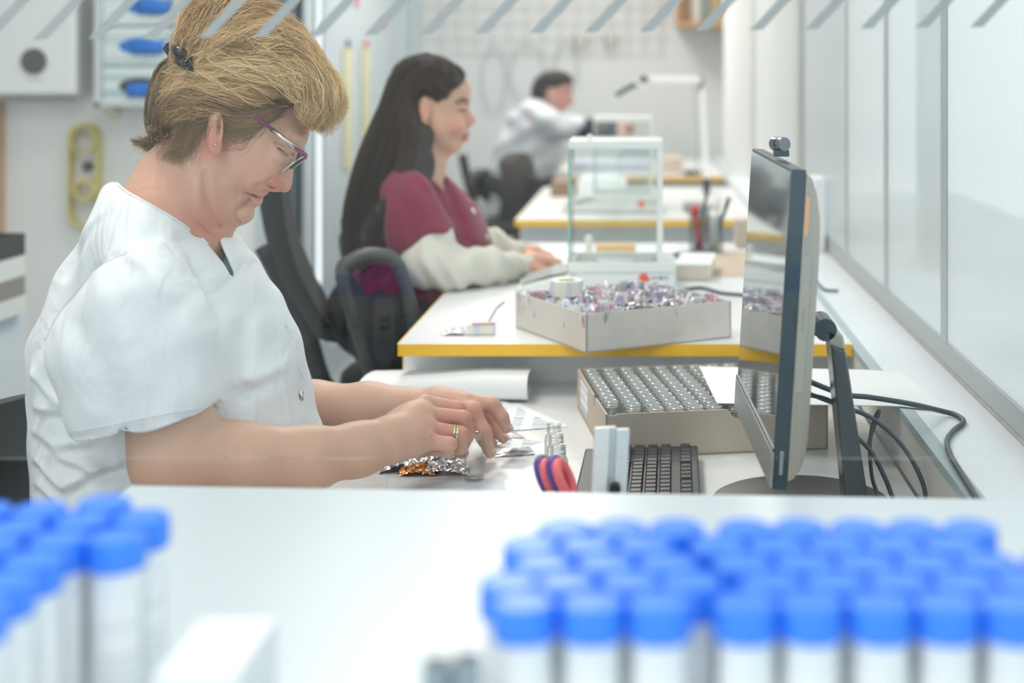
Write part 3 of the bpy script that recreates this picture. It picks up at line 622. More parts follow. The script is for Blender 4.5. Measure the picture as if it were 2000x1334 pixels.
# third and fourth desk clutter
m = MB(); m.box((-.43+.06,5.55,Z2+.0006),(-.27,5.85,Z2+.055)); one('wooden_box', 'brown wooden box on the left rear corner of the third desk', 'box', m, mat('brown wood box', (.28,.19,.12), .6), bevel=.003)
m = MB(); m.box((-.262,5.45,Z2+.0006),(-.08,5.75,Z2+.06)); m.box((-.25,5.47,Z2+.06),(-.10,5.7,Z2+.075)); one('paper_stack', 'pile of white papers beside the brown wooden box', 'papers', m, M_paper)
m = MB(); m.box((.06,6.80,Z2+.0006),(.17,7.1,Z2+.075)); one('brown_carton', 'small brown carton on the rearmost desk', 'box', m, MATS['brown carton card'], bevel=.003)
m = MB(); m.box((.18,6.72,Z2+.0006),(.26,6.8,Z2+.022)); one('stapler', 'small black stapler on the rearmost desk edge', 'stapler', m, M_black, bevel=.004)
m = MB(); m.box((-.36,6.9,Z2+.0006),(.03,7.25,Z2+.05)); one('folder_stack', 'stack of lilac and grey folders on the rearmost desk', 'folders', m, stripes_mat('folder edges', 2, 140, (.42,.34,.50), (.66,.68,.78), .5), bevel=.002)
q = P(1400,418,5.6)
m = MB(); m.box((.13,4.9,Z2+.0006),(.22,5.1,Z2+.02)); one('tape_dispenser', 'small dark grey device on the third desk by the window', 'device', m, mat('grey device', (.2,.23,.25), .4), bevel=.004)
# magnifier lamp clamped to the third desk
d = 5.7; t = thing('magnifier_lamp', 'white articulated magnifier lamp on the third desk by the window', 'lamp', P(1386,415,d))
b0 = P(1380,400,d); b0.z = Z2
obj('clamp', MB().box((b0.x-.014,d-.02,Z2+.0006),(b0.x+.014,d+.02,Z2+.06)), M_black, t, bevel=.005)
M_lampw = mat('white lamp enamel', (.88,.89,.88), .35)
p0, p1, p2, p3 = P(1380,350,d), P(1371,170,d), P(1367,157,d), P(1266,155,d-.1)
obj('lower_arm', MB().tube([p0,p1], .0115, 12), M_lampw, t); obj('upper_arm', MB().tube([p2,p3], .0145, 12), M_lampw, t)
for a,b in ((p0+Vector((0,0,-.09)),p0),(p1+Vector((0,0,-.02)),p2+Vector((0,0,.015)))): obj('joint', MB().tube([a,b], .011, 10), mat('dark joint', (.10,.10,.10), .5), t)
obj('tension_rod', MB().tube([P(1357,165,d),P(1362,345,d)], .004, 8), mat('grey rod', (.45,.46,.46), .4), t)
h0, h1 = P(1203,186,d-.12), P(1262,152,d-.1); hd = obj('lamp_head', MB().tube([h0,h1], [.011,.017], 14, flat=.8), mat('dark lamp head', (.09,.10,.10), .5), t, smooth=True)
q = P(1250,164,d-.13); obj('lens', MB().lathe([(.001,-.008),(.026,-.004),(.026,.004),(.001,.008)], 24, align(q,q+Vector((.5,0,.87)))), M_lampw, t, smooth=True)
# ================================================================== back wall: wire grid, hanging coils, shelf box
m = MB(); Y = 8.57
for k in range(15): x = P(830+k*33,0,Y).x; m.tube([(x,Y,P(0,105,Y).z),(x,Y,2.1)], .0022, 5)
for k in range(8): z = P(0,105-k*30,Y).z; m.tube([(P(825,0,Y).x,Y-.004,z),(P(1300,0,Y).x,Y-.004,z)], .0022, 5)
one('hanging_wire_grid', 'pale wire grid panel mounted on the back wall above the third woman', 'wire grid', m, mat('pale wire', (.55,.53,.47), .5))
coils = ((965,150,24,62,'leftmost grey cable loop hanging from the wire grid'),(1030,140,34,56,'wide grey cable loop hanging from the wire grid behind the third head'),(1105,128,22,48,'narrow grey cable loop hanging right of the third head'))
for px,py,rx,ry,lb in coils:
    cable('hanging_cable', lb, [P(px+rx*math.sin(a),py-ry*math.cos(a),Y-.03) for a in [k*2*PI/14 for k in range(15)]], .005, mat('pale grey cord', (.52,.55,.57), .6))
for k,(px,py,lb) in enumerate(((1133,82,'brown hook of the pair on the wire grid, nearer the cable loops'),(1192,80,'tan hook of the pair on the wire grid, nearer the shelf'))):
    m = MB(); m.tube([P(px-12,py-12,Y-.02),P(px-10,py+12,Y-.03),P(px,py+14,Y-.05),P(px+10,py+8,Y-.05),P(px+14,py-12,Y-.03)], .007, 8); one('hanging_hook', lb, 'hook', m, mat('tan metal', (.40,.30,.20), .5, .3))
a = P(1322,52,8.3); b = P(1412,52,8.3)
t = thing('shelf', 'orange wooden wall shelf at the top by the window corner', 'shelf', (a.x,8.4,a.z))
m = MB(); m.box((a.x,8.15,a.z-.0),(b.x,8.59,a.z+.02)); obj('board', m, mat('orange wood', (.58,.32,.12), .5, noise=.2, nscale=20), t)
m = MB(); m.box((a.x,8.2,a.z+.02),(a.x+.02,8.59,a.z+.5)); m.box((b.x-.02,8.2,a.z+.02),(b.x,8.59,a.z+.5)); obj('side_board', m, MATS['orange wood'], t)
for k in range(4):
    x = a.x+.03+k*.055; one('book', ['brown book leftmost on the orange wall shelf','pale book second on the orange wall shelf','green-grey book third on the orange wall shelf','tan book nearest the window on the orange wall shelf'][k], 'book', MB().box((x,8.2,a.z+.0206),(x+.048,8.45,a.z+.26+.03*(k%2))), mat('book%d'%k, ((.30,.16,.08),(.66,.62,.54),(.25,.30,.26),(.55,.36,.18))[k], .6), 'books on the orange wall shelf', bevel=.003)
# partition: strips and magnets
M_strip = mat('yellow paper strip', (.66,.64,.42), .7)
for px,c,lb in ((683,(.05,.09,.28),'yellow paper strip under the blue magnet on the glazed partition'),(718,(.62,.10,.10),'yellow paper strip under the red magnet on the glazed partition')):
    dd = 1.357*F/(CX-px); z0, z1 = P(0,330 if px<700 else 300,dd).z, P(0,92,dd).z
    m = MB(); m.box((-1.366,dd-.09,z0),(-1.364,dd+.09,z1)); one('paper_strip', lb, 'paper strip', m, M_strip)
    m = MB(); m.lathe([(.001,0),(.022,0),(.02,.012),(.001,.013)], 18, T(-1.369,dd,z1+.015)@RY(PI/2)); one('magnet', ('round blue' if px<700 else 'round orange-red')+' magnet above a yellow strip on the glazed partition', 'magnet', m, mat('magnet%d'%px, c, .4))
for px,py,lb in ((605,2,'pink magnet at the top of the dark partition pane'),(700,2,'pink magnet at the top of the pale board'),(752,45,'pink magnet lowest and farthest right on the pale board')):
    dd = 1.357*F/(CX-px); m = MB(); m.lathe([(.001,0),(.034,0),(.03,.012),(.001,.013)], 18, T(-1.374,dd,P(0,py,dd).z)@RY(PI/2)); one('magnet', lb, 'magnet', m, mat('pink magnet', (.62,.05,.16), .4))
# ================================================================== left wall: dispensers, tape rolls, poster, trays
Y = 4.86
def wpt(px, py, y=Y): return P(px,py,y)
a, b = wpt(-60,-170), wpt(148,186)
t = thing('towel_dispenser', 'white wall dispenser with a round dark window', 'dispenser', ((a.x+b.x)/2,5.0,b.z))
m = MB(); m.box((a.x,Y,b.z),(b.x,5.02,a.z)); obj('cover', m, mat('dispenser white', (.80,.82,.82), .35), t, bevel=.012)
q = wpt(66,120,Y-.004); m = MB(); m.lathe([(.001,0),(.038,0),(.042,.004),(.044,.009),(.001,.009)], 36, T(q.x,Y+.004,q.z)@RX(PI/2)); wn = obj('round_window', m, mat('dark smoked window', (.10,.10,.10), .2), t, smooth=.6)
m = MB(); m.lathe([(.042,0),(.049,0),(.049,.006),(.042,.006)], 36, T(q.x,Y+.002,q.z)@RX(PI/2), close=True); obj('window_ring', m, mat('grey ring', (.62,.63,.63), .4), wn, smooth=.6)
m = MB(); m.box((q.x-.025,Y-.001,wpt(0,157).z),(q.x+.025,Y+.002,wpt(0,153).z)); obj('logo', m, mat('grey print', (.55,.56,.57), .5), t)
r = RND; m = MB()
for k in range(7): x = a.x+.10+k*.035; m.add(crumple(Vector((x,Y+.07,b.z-.022)), .022, .03, .02, 40+k, 8).v, crumple(Vector((x,Y+.07,b.z-.022)), .022, .03, .02, 40+k, 8).f)
obj('paper_towel', m, mat('beige towel', (.66,.62,.56), .8), t)
# glove dispenser
a, b = wpt(184,-80,4.84), wpt(352,208,4.84)
t = thing('glove_dispenser', 'clear acrylic wall rack holding a column of glove boxes', 'dispenser', ((a.x+b.x)/2,4.93,b.z))
M_al2 = mat('pale dispenser rim', (.62,.66,.66), .35, .3)
for x0,x1 in ((a.x,a.x+.018),(b.x-.018,b.x)): m = MB(); m.box((x0,4.84,b.z),(x1,5.02,a.z)); obj('side_rail', m, M_al2, t)
m = MB(); m.box((a.x,4.84,b.z),(b.x,5.02,b.z+.012)); obj('bottom_rail', m, M_al2, t)
M_gb = stripes_mat('glove box print', 2, 120, (.42,.56,.60), (.70,.78,.78), .72, 5)
M_glv = mat('blue nitrile', (.01,.17,.62), .5); bx0, bx1 = a.x+.02, b.x-.02
for k,(zc,cx,lb) in enumerate(((168,272,'lowest glove box in the clear wall rack, nearly empty'),(90,272,'glove box second from the bottom of the clear wall rack'),(12,285,'glove box with blue gloves pulled out, topmost of the wall rack'))):
    z = wpt(0,zc,4.86).z; hb = .066; g = thing('glove_box', lb, 'glove box', ((bx0+bx1)/2,4.93,z-hb), 'glove boxes in the wall rack')
    zb = z-hb if k else b.z+.013
    m = MB(); m.box((bx0,4.865,zb),(bx1,5.015,z+hb-.001)); obj('carton', m, M_gb, g)
    X = wpt(cx,0,4.86).x
    m = MB(); m.lathe([(.001,0),(.058,0),(.056,.003),(.001,.003)], 36, T(X,4.866,z)@RX(PI/2)@Matrix.Diagonal((1.25,.48,1,1))); op = obj('opening', m, mat('dark slot', (.06,.05,.05), .8) if k == 0 else M_glv, g, smooth=.6)
    gl = crumple(Vector((0,0,0)), .055, .024, .02, 60+k, 12); m = MB(); MG = T(X+(.03 if k else .012),4.862,z-(.004 if k else .014))@RX(PI/2); m.add([MG@Vector(v) for v in gl.v], gl.f); obj('glove', m, M_glv, g, smooth=True)
# tape loops hanging on the wall
M_ytape = mat('yellow tape', (.66,.56,.20), .5)
def oval(px0, px1, py0, py1, rw, name, label, y=5.0, wd=.02):
    cx, rx = (px0+px1)/2, (px1-px0)/2; pts = []
    for k in range(36):
        aa = 2*PI*k/36; pts.append((cx+rx*math.sin(aa), (py0+rx if math.cos(aa)>0 else py1-rx)-rx*math.cos(aa)))
    ring = lambda s: [wpt(cx+(x-cx)*s, (py0+py1)/2+(yy-(py0+py1)/2)*(1-(1-s)*rx*2/(py1-py0)), y) for x,yy in pts]
    o_, i_ = ring(1), ring(1-rw); m = MB(); n = 36
    vs = [v+Vector((0,-wd,0)) for v in o_]+[v+Vector((0,-wd,0)) for v in i_]+[v+Vector((0,.015,0)) for v in o_]+[v+Vector((0,.015,0)) for v in i_]
    fs = []
    for k in range(n):
        j = (k+1)%n; fs += [(k,j,n+j,n+k),(2*n+j,2*n+k,3*n+k,3*n+j),(k,2*n+k,2*n+j,j),(n+j,3*n+j,3*n+k,n+k)]
    m.add(vs,fs); return one(name, label, 'tape loop', m, M_ytape)
oval(136,196,241,446,.16,'hanging_tape_loop','long yellow tape loop hanging on the wall below the glove boxes')
oval(141,189,246,302,.14,'tape_ring','large yellow tape ring at the top of the hanging loop', 4.975)
oval(146,189,349,392,.28,'tape_ring','small yellow tape ring at the bottom of the hanging loop', 4.975)
q = wpt(169,326,5.0); m = MB(); m.lathe([(.001,0),(.018,0),(.016,.02),(.001,.021)], 20, T(q.x,5.019,q.z)@RX(PI/2)); one('wall_knob', 'dark round knob between the yellow tape rings', 'knob', m, mat('dark brown knob', (.09,.08,.06), .5))
q = wpt(218,221,5.0); m = MB(); m.lathe([(.001,0),(.023,0),(.021,.02),(.001,.021)], 20, T(q.x,5.019,q.z)@RX(PI/2)); one('wall_knob', 'cream round knob under the glove dispenser', 'knob', m, mat('cream knob', (.75,.70,.55), .5))
q = wpt(-22,0,5.0); m = MB(); m.box((q.x-.12,4.96,.0),(wpt(5,0,5.0).x,5.02,P(0,198,5).z)); one('cabinet', 'warm wooden cabinet edge below the wall dispenser', 'cabinet', m, mat('warm wood', (.55,.36,.20), .5, noise=.15, nscale=15))
a, b = P(-150,478,3.4), P(48,530,3.4)
for k,(y0,y1,mm,lb) in enumerate(((482,528,'black','black tray on top of the tray stack behind the blonde woman'),(528,572,'white','upper pale tray of the stack behind the blonde woman'),(572,612,'grey','brown-grey tray in the stack behind the blonde woman'),(612,650,'white','lowest pale tray of the stack behind the blonde woman'))):
    p, q = P(-300,y0,3.4), P(-58,y1-.5,3.4); m = MB(); tt = thing('letter_tray', lb, 'tray', ((p.x+q.x)/2,3.5,q.z), 'trays stacked behind the blonde woman')
    col = {'black':(.03,.03,.035),'white':(.74,.78,.76),'grey':(.27,.25,.23)}[mm]
    m.box((p.x,3.4,q.z+.0004),(q.x,3.7,q.z+.006)); obj('floor_sheet', m, mat('tray '+mm, col, .5), tt); m = MB(); m.box((p.x,3.4,q.z+.006),(q.x,3.406,p.z)); m.box((p.x,3.694,q.z+.006),(q.x,3.7,p.z)); m.box((q.x-.006,3.406,q.z+.006),(q.x,3.694,p.z)); m.box((p.x,3.406,q.z+.006),(p.x+.006,3.694,p.z)); obj('rim', m, MATS['tray '+mm], tt)
p, q = P(-300,653,3.38), P(-80,1200,3.38); t = thing('filing_cabinet', 'pale blue-white cabinet with a printed notice under the tray stack', 'cabinet', ((p.x+q.x)/2,3.55,0))
m = MB(); m.box((p.x,3.38,.0),(q.x,3.75,p.z)); obj('body', m, mat('pale blue white cabinet', (.68,.76,.82), .45), t, bevel=.004)
a, b = P(-200,705,3.376), P(-100,1000,3.376); m = MB(); m.box((a.x,3.3755,b.z),(b.x,3.379,a.z)); nt_ = obj('notice', m, stripes_mat('printed notice', 2, 90, (.60,.66,.74), (.80,.85,.90), .5, 4, 0, 60, .4), t, label='white printed notice')
# ================================================================== office chairs
def chair(label, loc, ang, seat_z, back_h, back_w, col=(.014,.017,.019), arms=True, tilt=.18, ah=0, ao=0, grp='office chairs'):
    t = thing('office_chair', label, 'chair', loc, grp); M = T(*loc) @ RZ(ang)    # sitter faces local +X
    mm = mat('chair fabric %s' % str(col), col, .85, noise=.15, nscale=40)
    rr = []
    for z,s in ((seat_z-.06,.90),(seat_z-.045,1),(seat_z-.015,1),(seat_z,.93)):
        rr.append([M@Vector((.23*s*abs(math.cos(a))**.5*(1 if math.cos(a)>0 else -1), .235*s*abs(math.sin(a))**.5*(1 if math.sin(a)>0 else -1), z)) for a in [k*2*PI/40 for k in range(40)]])
    obj('seat', MB().loft(rr), mm, t, smooth=.8)
    rr = []; n = 18
    for k in range(n+1):
        v = k/n; z = seat_z+.10+v*back_h; wv = back_w/2*min(1,(.62+.55*math.sin(min(1,v*1.3)*PI/2)))*(1 if v<.86 else math.sqrt(max(.05,1-((v-.86)/.14)**2))); xb = -.235-.05*math.sin(v*PI*1.1)*.6-tilt*v*back_h
        rr.append([M@Vector((xb+.028*math.cos(a)-.05*(1-(math.sin(a))**2)*.5, wv*math.sin(a), z)) for a in [j*2*PI/28 for j in range(28)]])
    obj('backrest', MB().loft(rr), mm, t, smooth=.9)
    obj('back_bracket', MB().tube(smoothpts([M@Vector(p) for p in ((-.05,0,seat_z-.07),(-.24,0,seat_z-.05),(-.31,0,seat_z+.12),(-.33-tilt*.2,0,seat_z+.30))],16), .022, 10), M_black, t, smooth=True)
    obj('gas_column', MB().lathe([(.001,.09),(.028,.09),(.028,seat_z*.55),(.018,seat_z*.55),(.018,seat_z-.06),(.001,seat_z-.06)], 20, M), M_black, t, smooth=.6)
    for k in range(5):
        a = k*2*PI/5+.3; e = Vector((.29*math.cos(a),.29*math.sin(a),.075)); lg = obj('leg', MB().tube([M@Vector((0,0,.10)), M@e], [.028,.018], 10), M_black, t, smooth=True)
        obj('caster', MB().lathe([(.001,-.02),(.026,-.018),(.026,.018),(.001,.02)], 18, M@T(e.x,e.y,.0285)@RX(PI/2)@RY(0)), M_black, lg, smooth=.6)
    if arms:
        for s in (-1,1):
            obj('armrest', MB().tube(smoothpts([M@Vector(p) for p in ((-.02+ao,s*.24,seat_z-.05),(-.05+ao,s*.285,seat_z+.04),(-.115+ao,s*.29,seat_z+.17+ah),(-.095+ao,s*.29,seat_z+.215+ah),(-.045+ao,s*.29,seat_z+.225+ah),(.0+ao,s*.29,seat_z+.195+ah),(.035+ao,s*.29,seat_z+.12),(.02+ao,s*.24,seat_z-.05))],40), .015, 10), mat('armrest grey', (.06,.066,.07), .4), t, smooth=True)
    return t
chair('black office chair under the blonde woman, only its back edge visible', (-.60,1.97,0), .0, .50, .22, .44, (.022,.032,.036), arms=False, tilt=.42)
chair('tall black office chair of the dark-haired woman with looped armrest', (-.47,3.30,0), .20, .60, .40, .42, tilt=.34, ah=.085, ao=-.105)
chair('dark office chair with its back to the third woman\'s front', (-.82,6.28,0), 2.84, .55, .30, .36, (.05,.045,.04), arms=False, tilt=.1)
chair('small dark office chair behind the third woman', (-.52,6.78,0), .0, .61, .13, .36, (.05,.045,.045), arms=False, tilt=.1)

one('white_carton', 'tall white carton at the far end of the window sill', 'box', MB().box((.450,3.85,ZS+.0006),(.482,3.97,1.006)), MATS['white card'], bevel=.002)
# ================================================================== sculpting field (signed distances on a grid, meshed with surface nets)
def sd_poly(X, Z, pts):
    pts = np.asarray(pts, np.float32); d = np.full(X.shape, 1e9, np.float32); s = np.ones(X.shape, np.float32); n = len(pts)
    for i in range(n):
        a = pts[i]; b = pts[i-1]; ex, ez = b[0]-a[0], b[1]-a[1]; wx, wz = X-a[0], Z-a[1]
        t = np.clip((wx*ex+wz*ez)/(ex*ex+ez*ez+1e-12), 0, 1); qx, qz = wx-ex*t, wz-ez*t
        d = np.minimum(d, qx*qx+qz*qz)
        c1 = Z >= a[1]; c2 = Z < b[1]; c3 = ex*wz > ez*wx
        fl = (c1 & c2 & c3) | (~c1 & ~c2 & ~c3)
        s = np.where(fl, -s, s)
    return s*np.sqrt(d)
def sd_line(X, Z, pts):
    d = np.full(np.broadcast(X,Z).shape, 1e9, np.float32)
    for a,b in zip(pts[:-1],pts[1:]):
        ex, ez = b[0]-a[0], b[1]-a[1]; wx, wz = X-a[0], Z-a[1]
        t = np.clip((wx*ex+wz*ez)/(ex*ex+ez*ez+1e-12),0,1); d = np.minimum(d, (wx-ex*t)**2+(wz-ez*t)**2)
    return np.sqrt(d)
def spl(pts, n=6):                               # smooth closed outline
    m = len(pts); return [tuple(p)[:2] for p in smoothpts([(*p,0) for p in pts], m*n, True)]
def blur(A, k):
    for _ in range(2):
        for ax in (0,1):
            B = np.zeros_like(A)
            pad = [(0,0),(0,0)]; pad[ax] = (k,k); Q = np.pad(A, pad, mode='edge')
            for i in range(2*k+1): B += Q[i:i+A.shape[0]] if ax == 0 else Q[:,i:i+A.shape[1]]
            A = B/(2*k+1)
    return A
class Field:
    def __init__(s, lo, hi, h):
        s.h = h; s.lo = np.array(lo, np.float32); s.n = (np.ceil((np.array(hi)-np.array(lo))/h).astype(int)+1)
        s.F = np.full(s.n, .3, np.float32)
        s.ax = [s.lo[i]+h*np.arange(s.n[i], dtype=np.float32) for i in range(3)]
    def sub(s, lo, hi, m):
        sl = []
        for i in range(3):
            a = int(max(0, math.floor((lo[i]-m-s.lo[i])/s.h))); b = int(min(s.n[i], math.ceil((hi[i]+m-s.lo[i])/s.h)+1)); sl.append(slice(a,max(a,b)))
        sl = tuple(sl); return sl, s.ax[0][sl[0]][:,None,None], s.ax[1][sl[1]][None,:,None], s.ax[2][sl[2]][None,None,:]
    def put(s, sl, d, k, op='u'):
        A = s.F[sl]
        if op == 'u':
            if k: h = np.maximum(k-np.abs(A-d),0)/k; s.F[sl] = np.minimum(A,d)-h*h*k*.25
            else: s.F[sl] = np.minimum(A,d)
        elif op == 's':
            d = -d
            if k: h = np.maximum(k-np.abs(A-d),0)/k; s.F[sl] = np.maximum(A,d)+h*h*k*.25
            else: s.F[sl] = np.maximum(A,d)
    def cone(s, a, b, ra, rb, k=.01, op='u', sq=None):
        a = np.array(a, np.float32); b = np.array(b, np.float32); r = max(ra,rb); m = r+k+.008
        sl,X,Y,Z = s.sub(np.minimum(a,b), np.maximum(a,b), m); e = b-a; L = float(e@e)+1e-12
        t = np.clip(((X-a[0])*e[0]+(Y-a[1])*e[1]+(Z-a[2])*e[2])/L,0,1)
        d = np.sqrt((X-a[0]-t*e[0])**2+(Y-a[1]-t*e[1])**2+(Z-a[2]-t*e[2])**2)-(ra+(rb-ra)*t)
        s.put(sl,d,k,op)
    def chain(s, pts, rs, k=.01, op='u'):
        for i in range(len(pts)-1): s.cone(pts[i],pts[i+1],rs[i],rs[i+1],k,op)
    def ell(s, c, r, k=.01, op='u', rot=None):
        c = np.array(c, np.float32); R = max(r); m = k+.01
        sl,X,Y,Z = s.sub(c-R, c+R, m); x,y,z = X-c[0],Y-c[1],Z-c[2]
        if rot is not None:
            q = np.array(rot.to_3x3().transposed(), np.float32); x,y,z = q[0,0]*x+q[0,1]*y+q[0,2]*z, q[1,0]*x+q[1,1]*y+q[1,2]*z, q[2,0]*x+q[2,1]*y+q[2,2]*z
        k0 = np.sqrt((x/r[0])**2+(y/r[1])**2+(z/r[2])**2); k1 = np.sqrt((x/r[0]**2)**2+(y/r[1]**2)**2+(z/r[2]**2)**2)
        s.put(sl, k0*(k0-1)/np.maximum(k1,1e-6), k, op)
    def inflate(s, pts, y0, w, R, k=.01, op='u', off=0, soft=0, wz=None, ymap=None, m=.02, p=2.0):
        # solid whose side outline is pts (x,z); half width w, rounded over depth R
        P_ = np.array(pts); sl,X,Y,Z = s.sub((P_[:,0].min(),y0-w*1.2,P_[:,1].min()), (P_[:,0].max(),y0+w*1.2,P_[:,1].max()), m)
        X2,Z2_ = np.broadcast_arrays(X[:,0,:],Z[:,0,:]); sd = sd_poly(X2,Z2_,pts)+off
        if soft:
            b = blur(sd, soft); t = np.clip((-sd-.004)/.02,0,1); sd = sd*(1-t)+b*t
        q = np.maximum(1+sd/R, 0); W_ = w if wz is None else w*wz(X2,Z2_)[:,None,:]
        yy = Y-y0 if ymap is None else Y-(y0+ymap(X2,Z2_)[:,None,:])
        g = (np.sqrt(q[:,None,:]**2+(yy/W_)**2) if p == 2 else (q[:,None,:]**p+np.abs(yy/W_)**p)**(1/p))-1
        s.put(sl, g*min(R,w)*.9, k, op)
    def press(s, strokes, lo, hi, d, y0, ysign=-1, far=.012, blend=.012):
        # strokes of (points in the frame, depth, width) pushed into (+) or out of (-) one side of the form
        lo, hi = np.minimum(lo,hi), np.maximum(lo,hi); lo[1] -= .12; hi[1] += .12
        sl,X,Y,Z = s.sub(lo,hi,0); X2,Z2_ = np.broadcast_arrays(X[:,0,:],Z[:,0,:]); A = np.zeros(X2.shape, np.float32)
        for pts,amp,w in strokes: A += amp*np.exp(-(sd_line(X2,Z2_,[XZ(x,y,d) for x,y in pts])/w)**2)
        mk = np.ones_like(Y) if ysign == 0 else np.clip((ysign*(Y-y0)-far)/blend,0,1)
        s.F[sl] += A[:,None,:]*mk
    def mesh(s, name):
        Fd = s.F; ins = Fd < 0; n = s.n
        c = [(i,j,k) for i in (0,1) for j in (0,1) for k in (0,1)]
        cnt = np.zeros(n-1, np.int8)
        for i,j,k in c: cnt += ins[i:n[0]-1+i, j:n[1]-1+j, k:n[2]-1+k]
        act = (cnt>0)&(cnt<8); I = np.argwhere(act); idx = np.full(n-1, -1, np.int32); idx[act] = np.arange(len(I), dtype=np.int32)
        acc = np.zeros((len(I),3), np.float32); num = np.zeros(len(I), np.float32)
        for a in range(8):
            for ax in range(3):
                if c[a][ax]: continue
                e0 = np.array(c[a]); e1 = e0.copy(); e1[ax] = 1
                f0 = Fd[tuple((I+e0).T)]; f1 = Fd[tuple((I+e1).T)]; cr = (f0<0)!=(f1<0)
                t = np.where(cr, f0/np.where(cr,f0-f1,1), 0)
                p = np.repeat(e0[None].astype(np.float32), len(I), 0); p[:,ax] += t; acc += np.where(cr[:,None], p, 0); num += cr
        V = (I+acc/num[:,None])*s.h+s.lo; quads = []
        for ax in range(3):
            o1, o2 = [(1,2),(2,0),(0,1)][ax]
            sl0 = [slice(None)]*3; sl1 = [slice(None)]*3; sl0[ax] = slice(0,-1); sl1[ax] = slice(1,None)
            cr = ins[tuple(sl0)] != ins[tuple(sl1)]; E_ = np.argwhere(cr); E_ = E_[(E_[:,o1]>0)&(E_[:,o2]>0)&(E_[:,o1]<n[o1]-1)&(E_[:,o2]<n[o2]-1)]
            u = np.zeros(3,int); u[o1] = 1; v = np.zeros(3,int); v[o2] = 1
            q = np.stack([idx[tuple((E_-d).T)] for d in (u+v, v, 0*u, u)], 1); fl = ins[tuple(E_.T)]
            q[~fl] = q[~fl][:,::-1]; quads.append(q)
        Q = np.concatenate(quads); Q = Q[(Q>=0).all(1)]
        return npmesh(name, V, Q)
def npmesh(name, V, Q):
    me = bpy.data.meshes.new(name); me.vertices.add(len(V)); me.vertices.foreach_set('co', np.ascontiguousarray(V, np.float32).ravel())
    k = Q.shape[1]; me.loops.add(len(Q)*k); me.loops.foreach_set('vertex_index', np.ascontiguousarray(Q, np.int32).ravel())
    me.polygons.add(len(Q)); me.polygons.foreach_set('loop_start', np.arange(len(Q), dtype=np.int32)*k)
    me.update(calc_edges=True); me.polygons.foreach_set('use_smooth', [True]*len(Q)); return me
def verts(me):
    V = np.empty(len(me.vertices)*3, np.float32); me.vertices.foreach_get('co', V); return V.reshape(-1,3)
def setverts(me, V): me.vertices.foreach_set('co', np.ascontiguousarray(V, np.float32).ravel()); me.update()
def laplace(me, it=2, lam=.5):
    V = verts(me); E_ = np.empty(len(me.edges)*2, np.int32); me.edges.foreach_get('vertices', E_); E_ = E_.reshape(-1,2)
    deg = np.bincount(E_.ravel(), minlength=len(V))[:,None]
    for i in range(it):
        A = np.zeros_like(V)
        for c in range(3): A[:,c] = np.bincount(E_[:,0], V[E_[:,1],c], len(V))+np.bincount(E_[:,1], V[E_[:,0],c], len(V))
        V = V+(A/np.maximum(deg,1)-V)*lam
    setverts(me, V)
def px_xz(pts, d): return [XZ(x,y,d) for x,y in pts]
def attr(me, name, vals):
    a = me.attributes.new(name,'FLOAT','POINT'); a.data.foreach_set('value', np.ascontiguousarray(vals,np.float32))
def bvh(me): return BVHTree.FromPolygons([v.co[:] for v in me.vertices], [p.vertices[:] for p in me.polygons])
def skin_mat(name, base, red, lip):
    m = mat(name, base, .48, noise=.05, nscale=45, bump=.12, bscale=420, sss=.12, spec=.4); n = m.node_tree.nodes; l = m.node_tree.links; b = n['Principled BSDF']
    src = b.inputs['Base Color'].links[0].from_socket
    def over(src, an, col):
        a = n.new('ShaderNodeAttribute'); a.attribute_name = an; mx = n.new('ShaderNodeMix'); mx.data_type = 'RGBA'
        l.new(a.outputs['Fac'], mx.inputs[0]); l.new(src, mx.inputs[6]); mx.inputs[7].default_value = (*col,1); return mx.outputs[2]
    src = over(src, 'flush', red); src = over(src, 'lips', lip); src = over(src, 'brow', (.20,.13,.09)); l.new(src, b.inputs['Base Color']); return m
def hair_mat(name, c0, c1, c2, rough=.38):
    m = bpy.data.materials.new(name); m.use_nodes = True; n = m.node_tree.nodes; l = m.node_tree.links; b = n['Principled BSDF']
    hi = n.new('ShaderNodeAttribute'); hi.attribute_name = 'tone'; cr = n.new('ShaderNodeValToRGB'); e = cr.color_ramp.elements; e[0].position = .1; e[0].color = (*c0,1); e[1].position = .95; e[1].color = (*c2,1)
    x = e.new(.5); x.color = (*c1,1); l.new(hi.outputs['Fac'], cr.inputs[0]); l.new(cr.outputs[0], b.inputs['Base Color']); b.inputs['Roughness'].default_value = rough; b.inputs['Specular IOR Level'].default_value = .35
    return m
def cloth(name, col, scale, dist, rough=.85):
    # woven cloth whose surface is creased by stretched, warped noise
    m = mat(name, col, rough, noise=.02, nscale=40, bump=.2, bscale=1100, sheen=.12); n = m.node_tree.nodes; l = m.node_tree.links
    b = n['Principled BSDF']; b0 = [x for x in n if x.type == 'BUMP'][0]; tc = [x for x in n if x.type == 'TEX_COORD'][0]
    mp = n.new('ShaderNodeMapping'); mp.inputs['Rotation'].default_value = (.3,.5,.2); mp.inputs['Scale'].default_value = (1.5,.8,.8); l.new(tc.outputs['Object'], mp.inputs[0])
    t = n.new('ShaderNodeTexNoise'); t.inputs['Scale'].default_value = scale; t.inputs['Detail'].default_value = 3; t.inputs['Roughness'].default_value = .45; t.inputs['Distortion'].default_value = 1.6
    l.new(mp.outputs[0], t.inputs['Vector']); b2 = n.new('ShaderNodeBump'); b2.inputs['Strength'].default_value = .75; b2.inputs['Distance'].default_value = dist
    l.new(t.outputs['Fac'], b2.inputs['Height']); l.new(b2.outputs['Normal'], b0.inputs['Normal']); return m
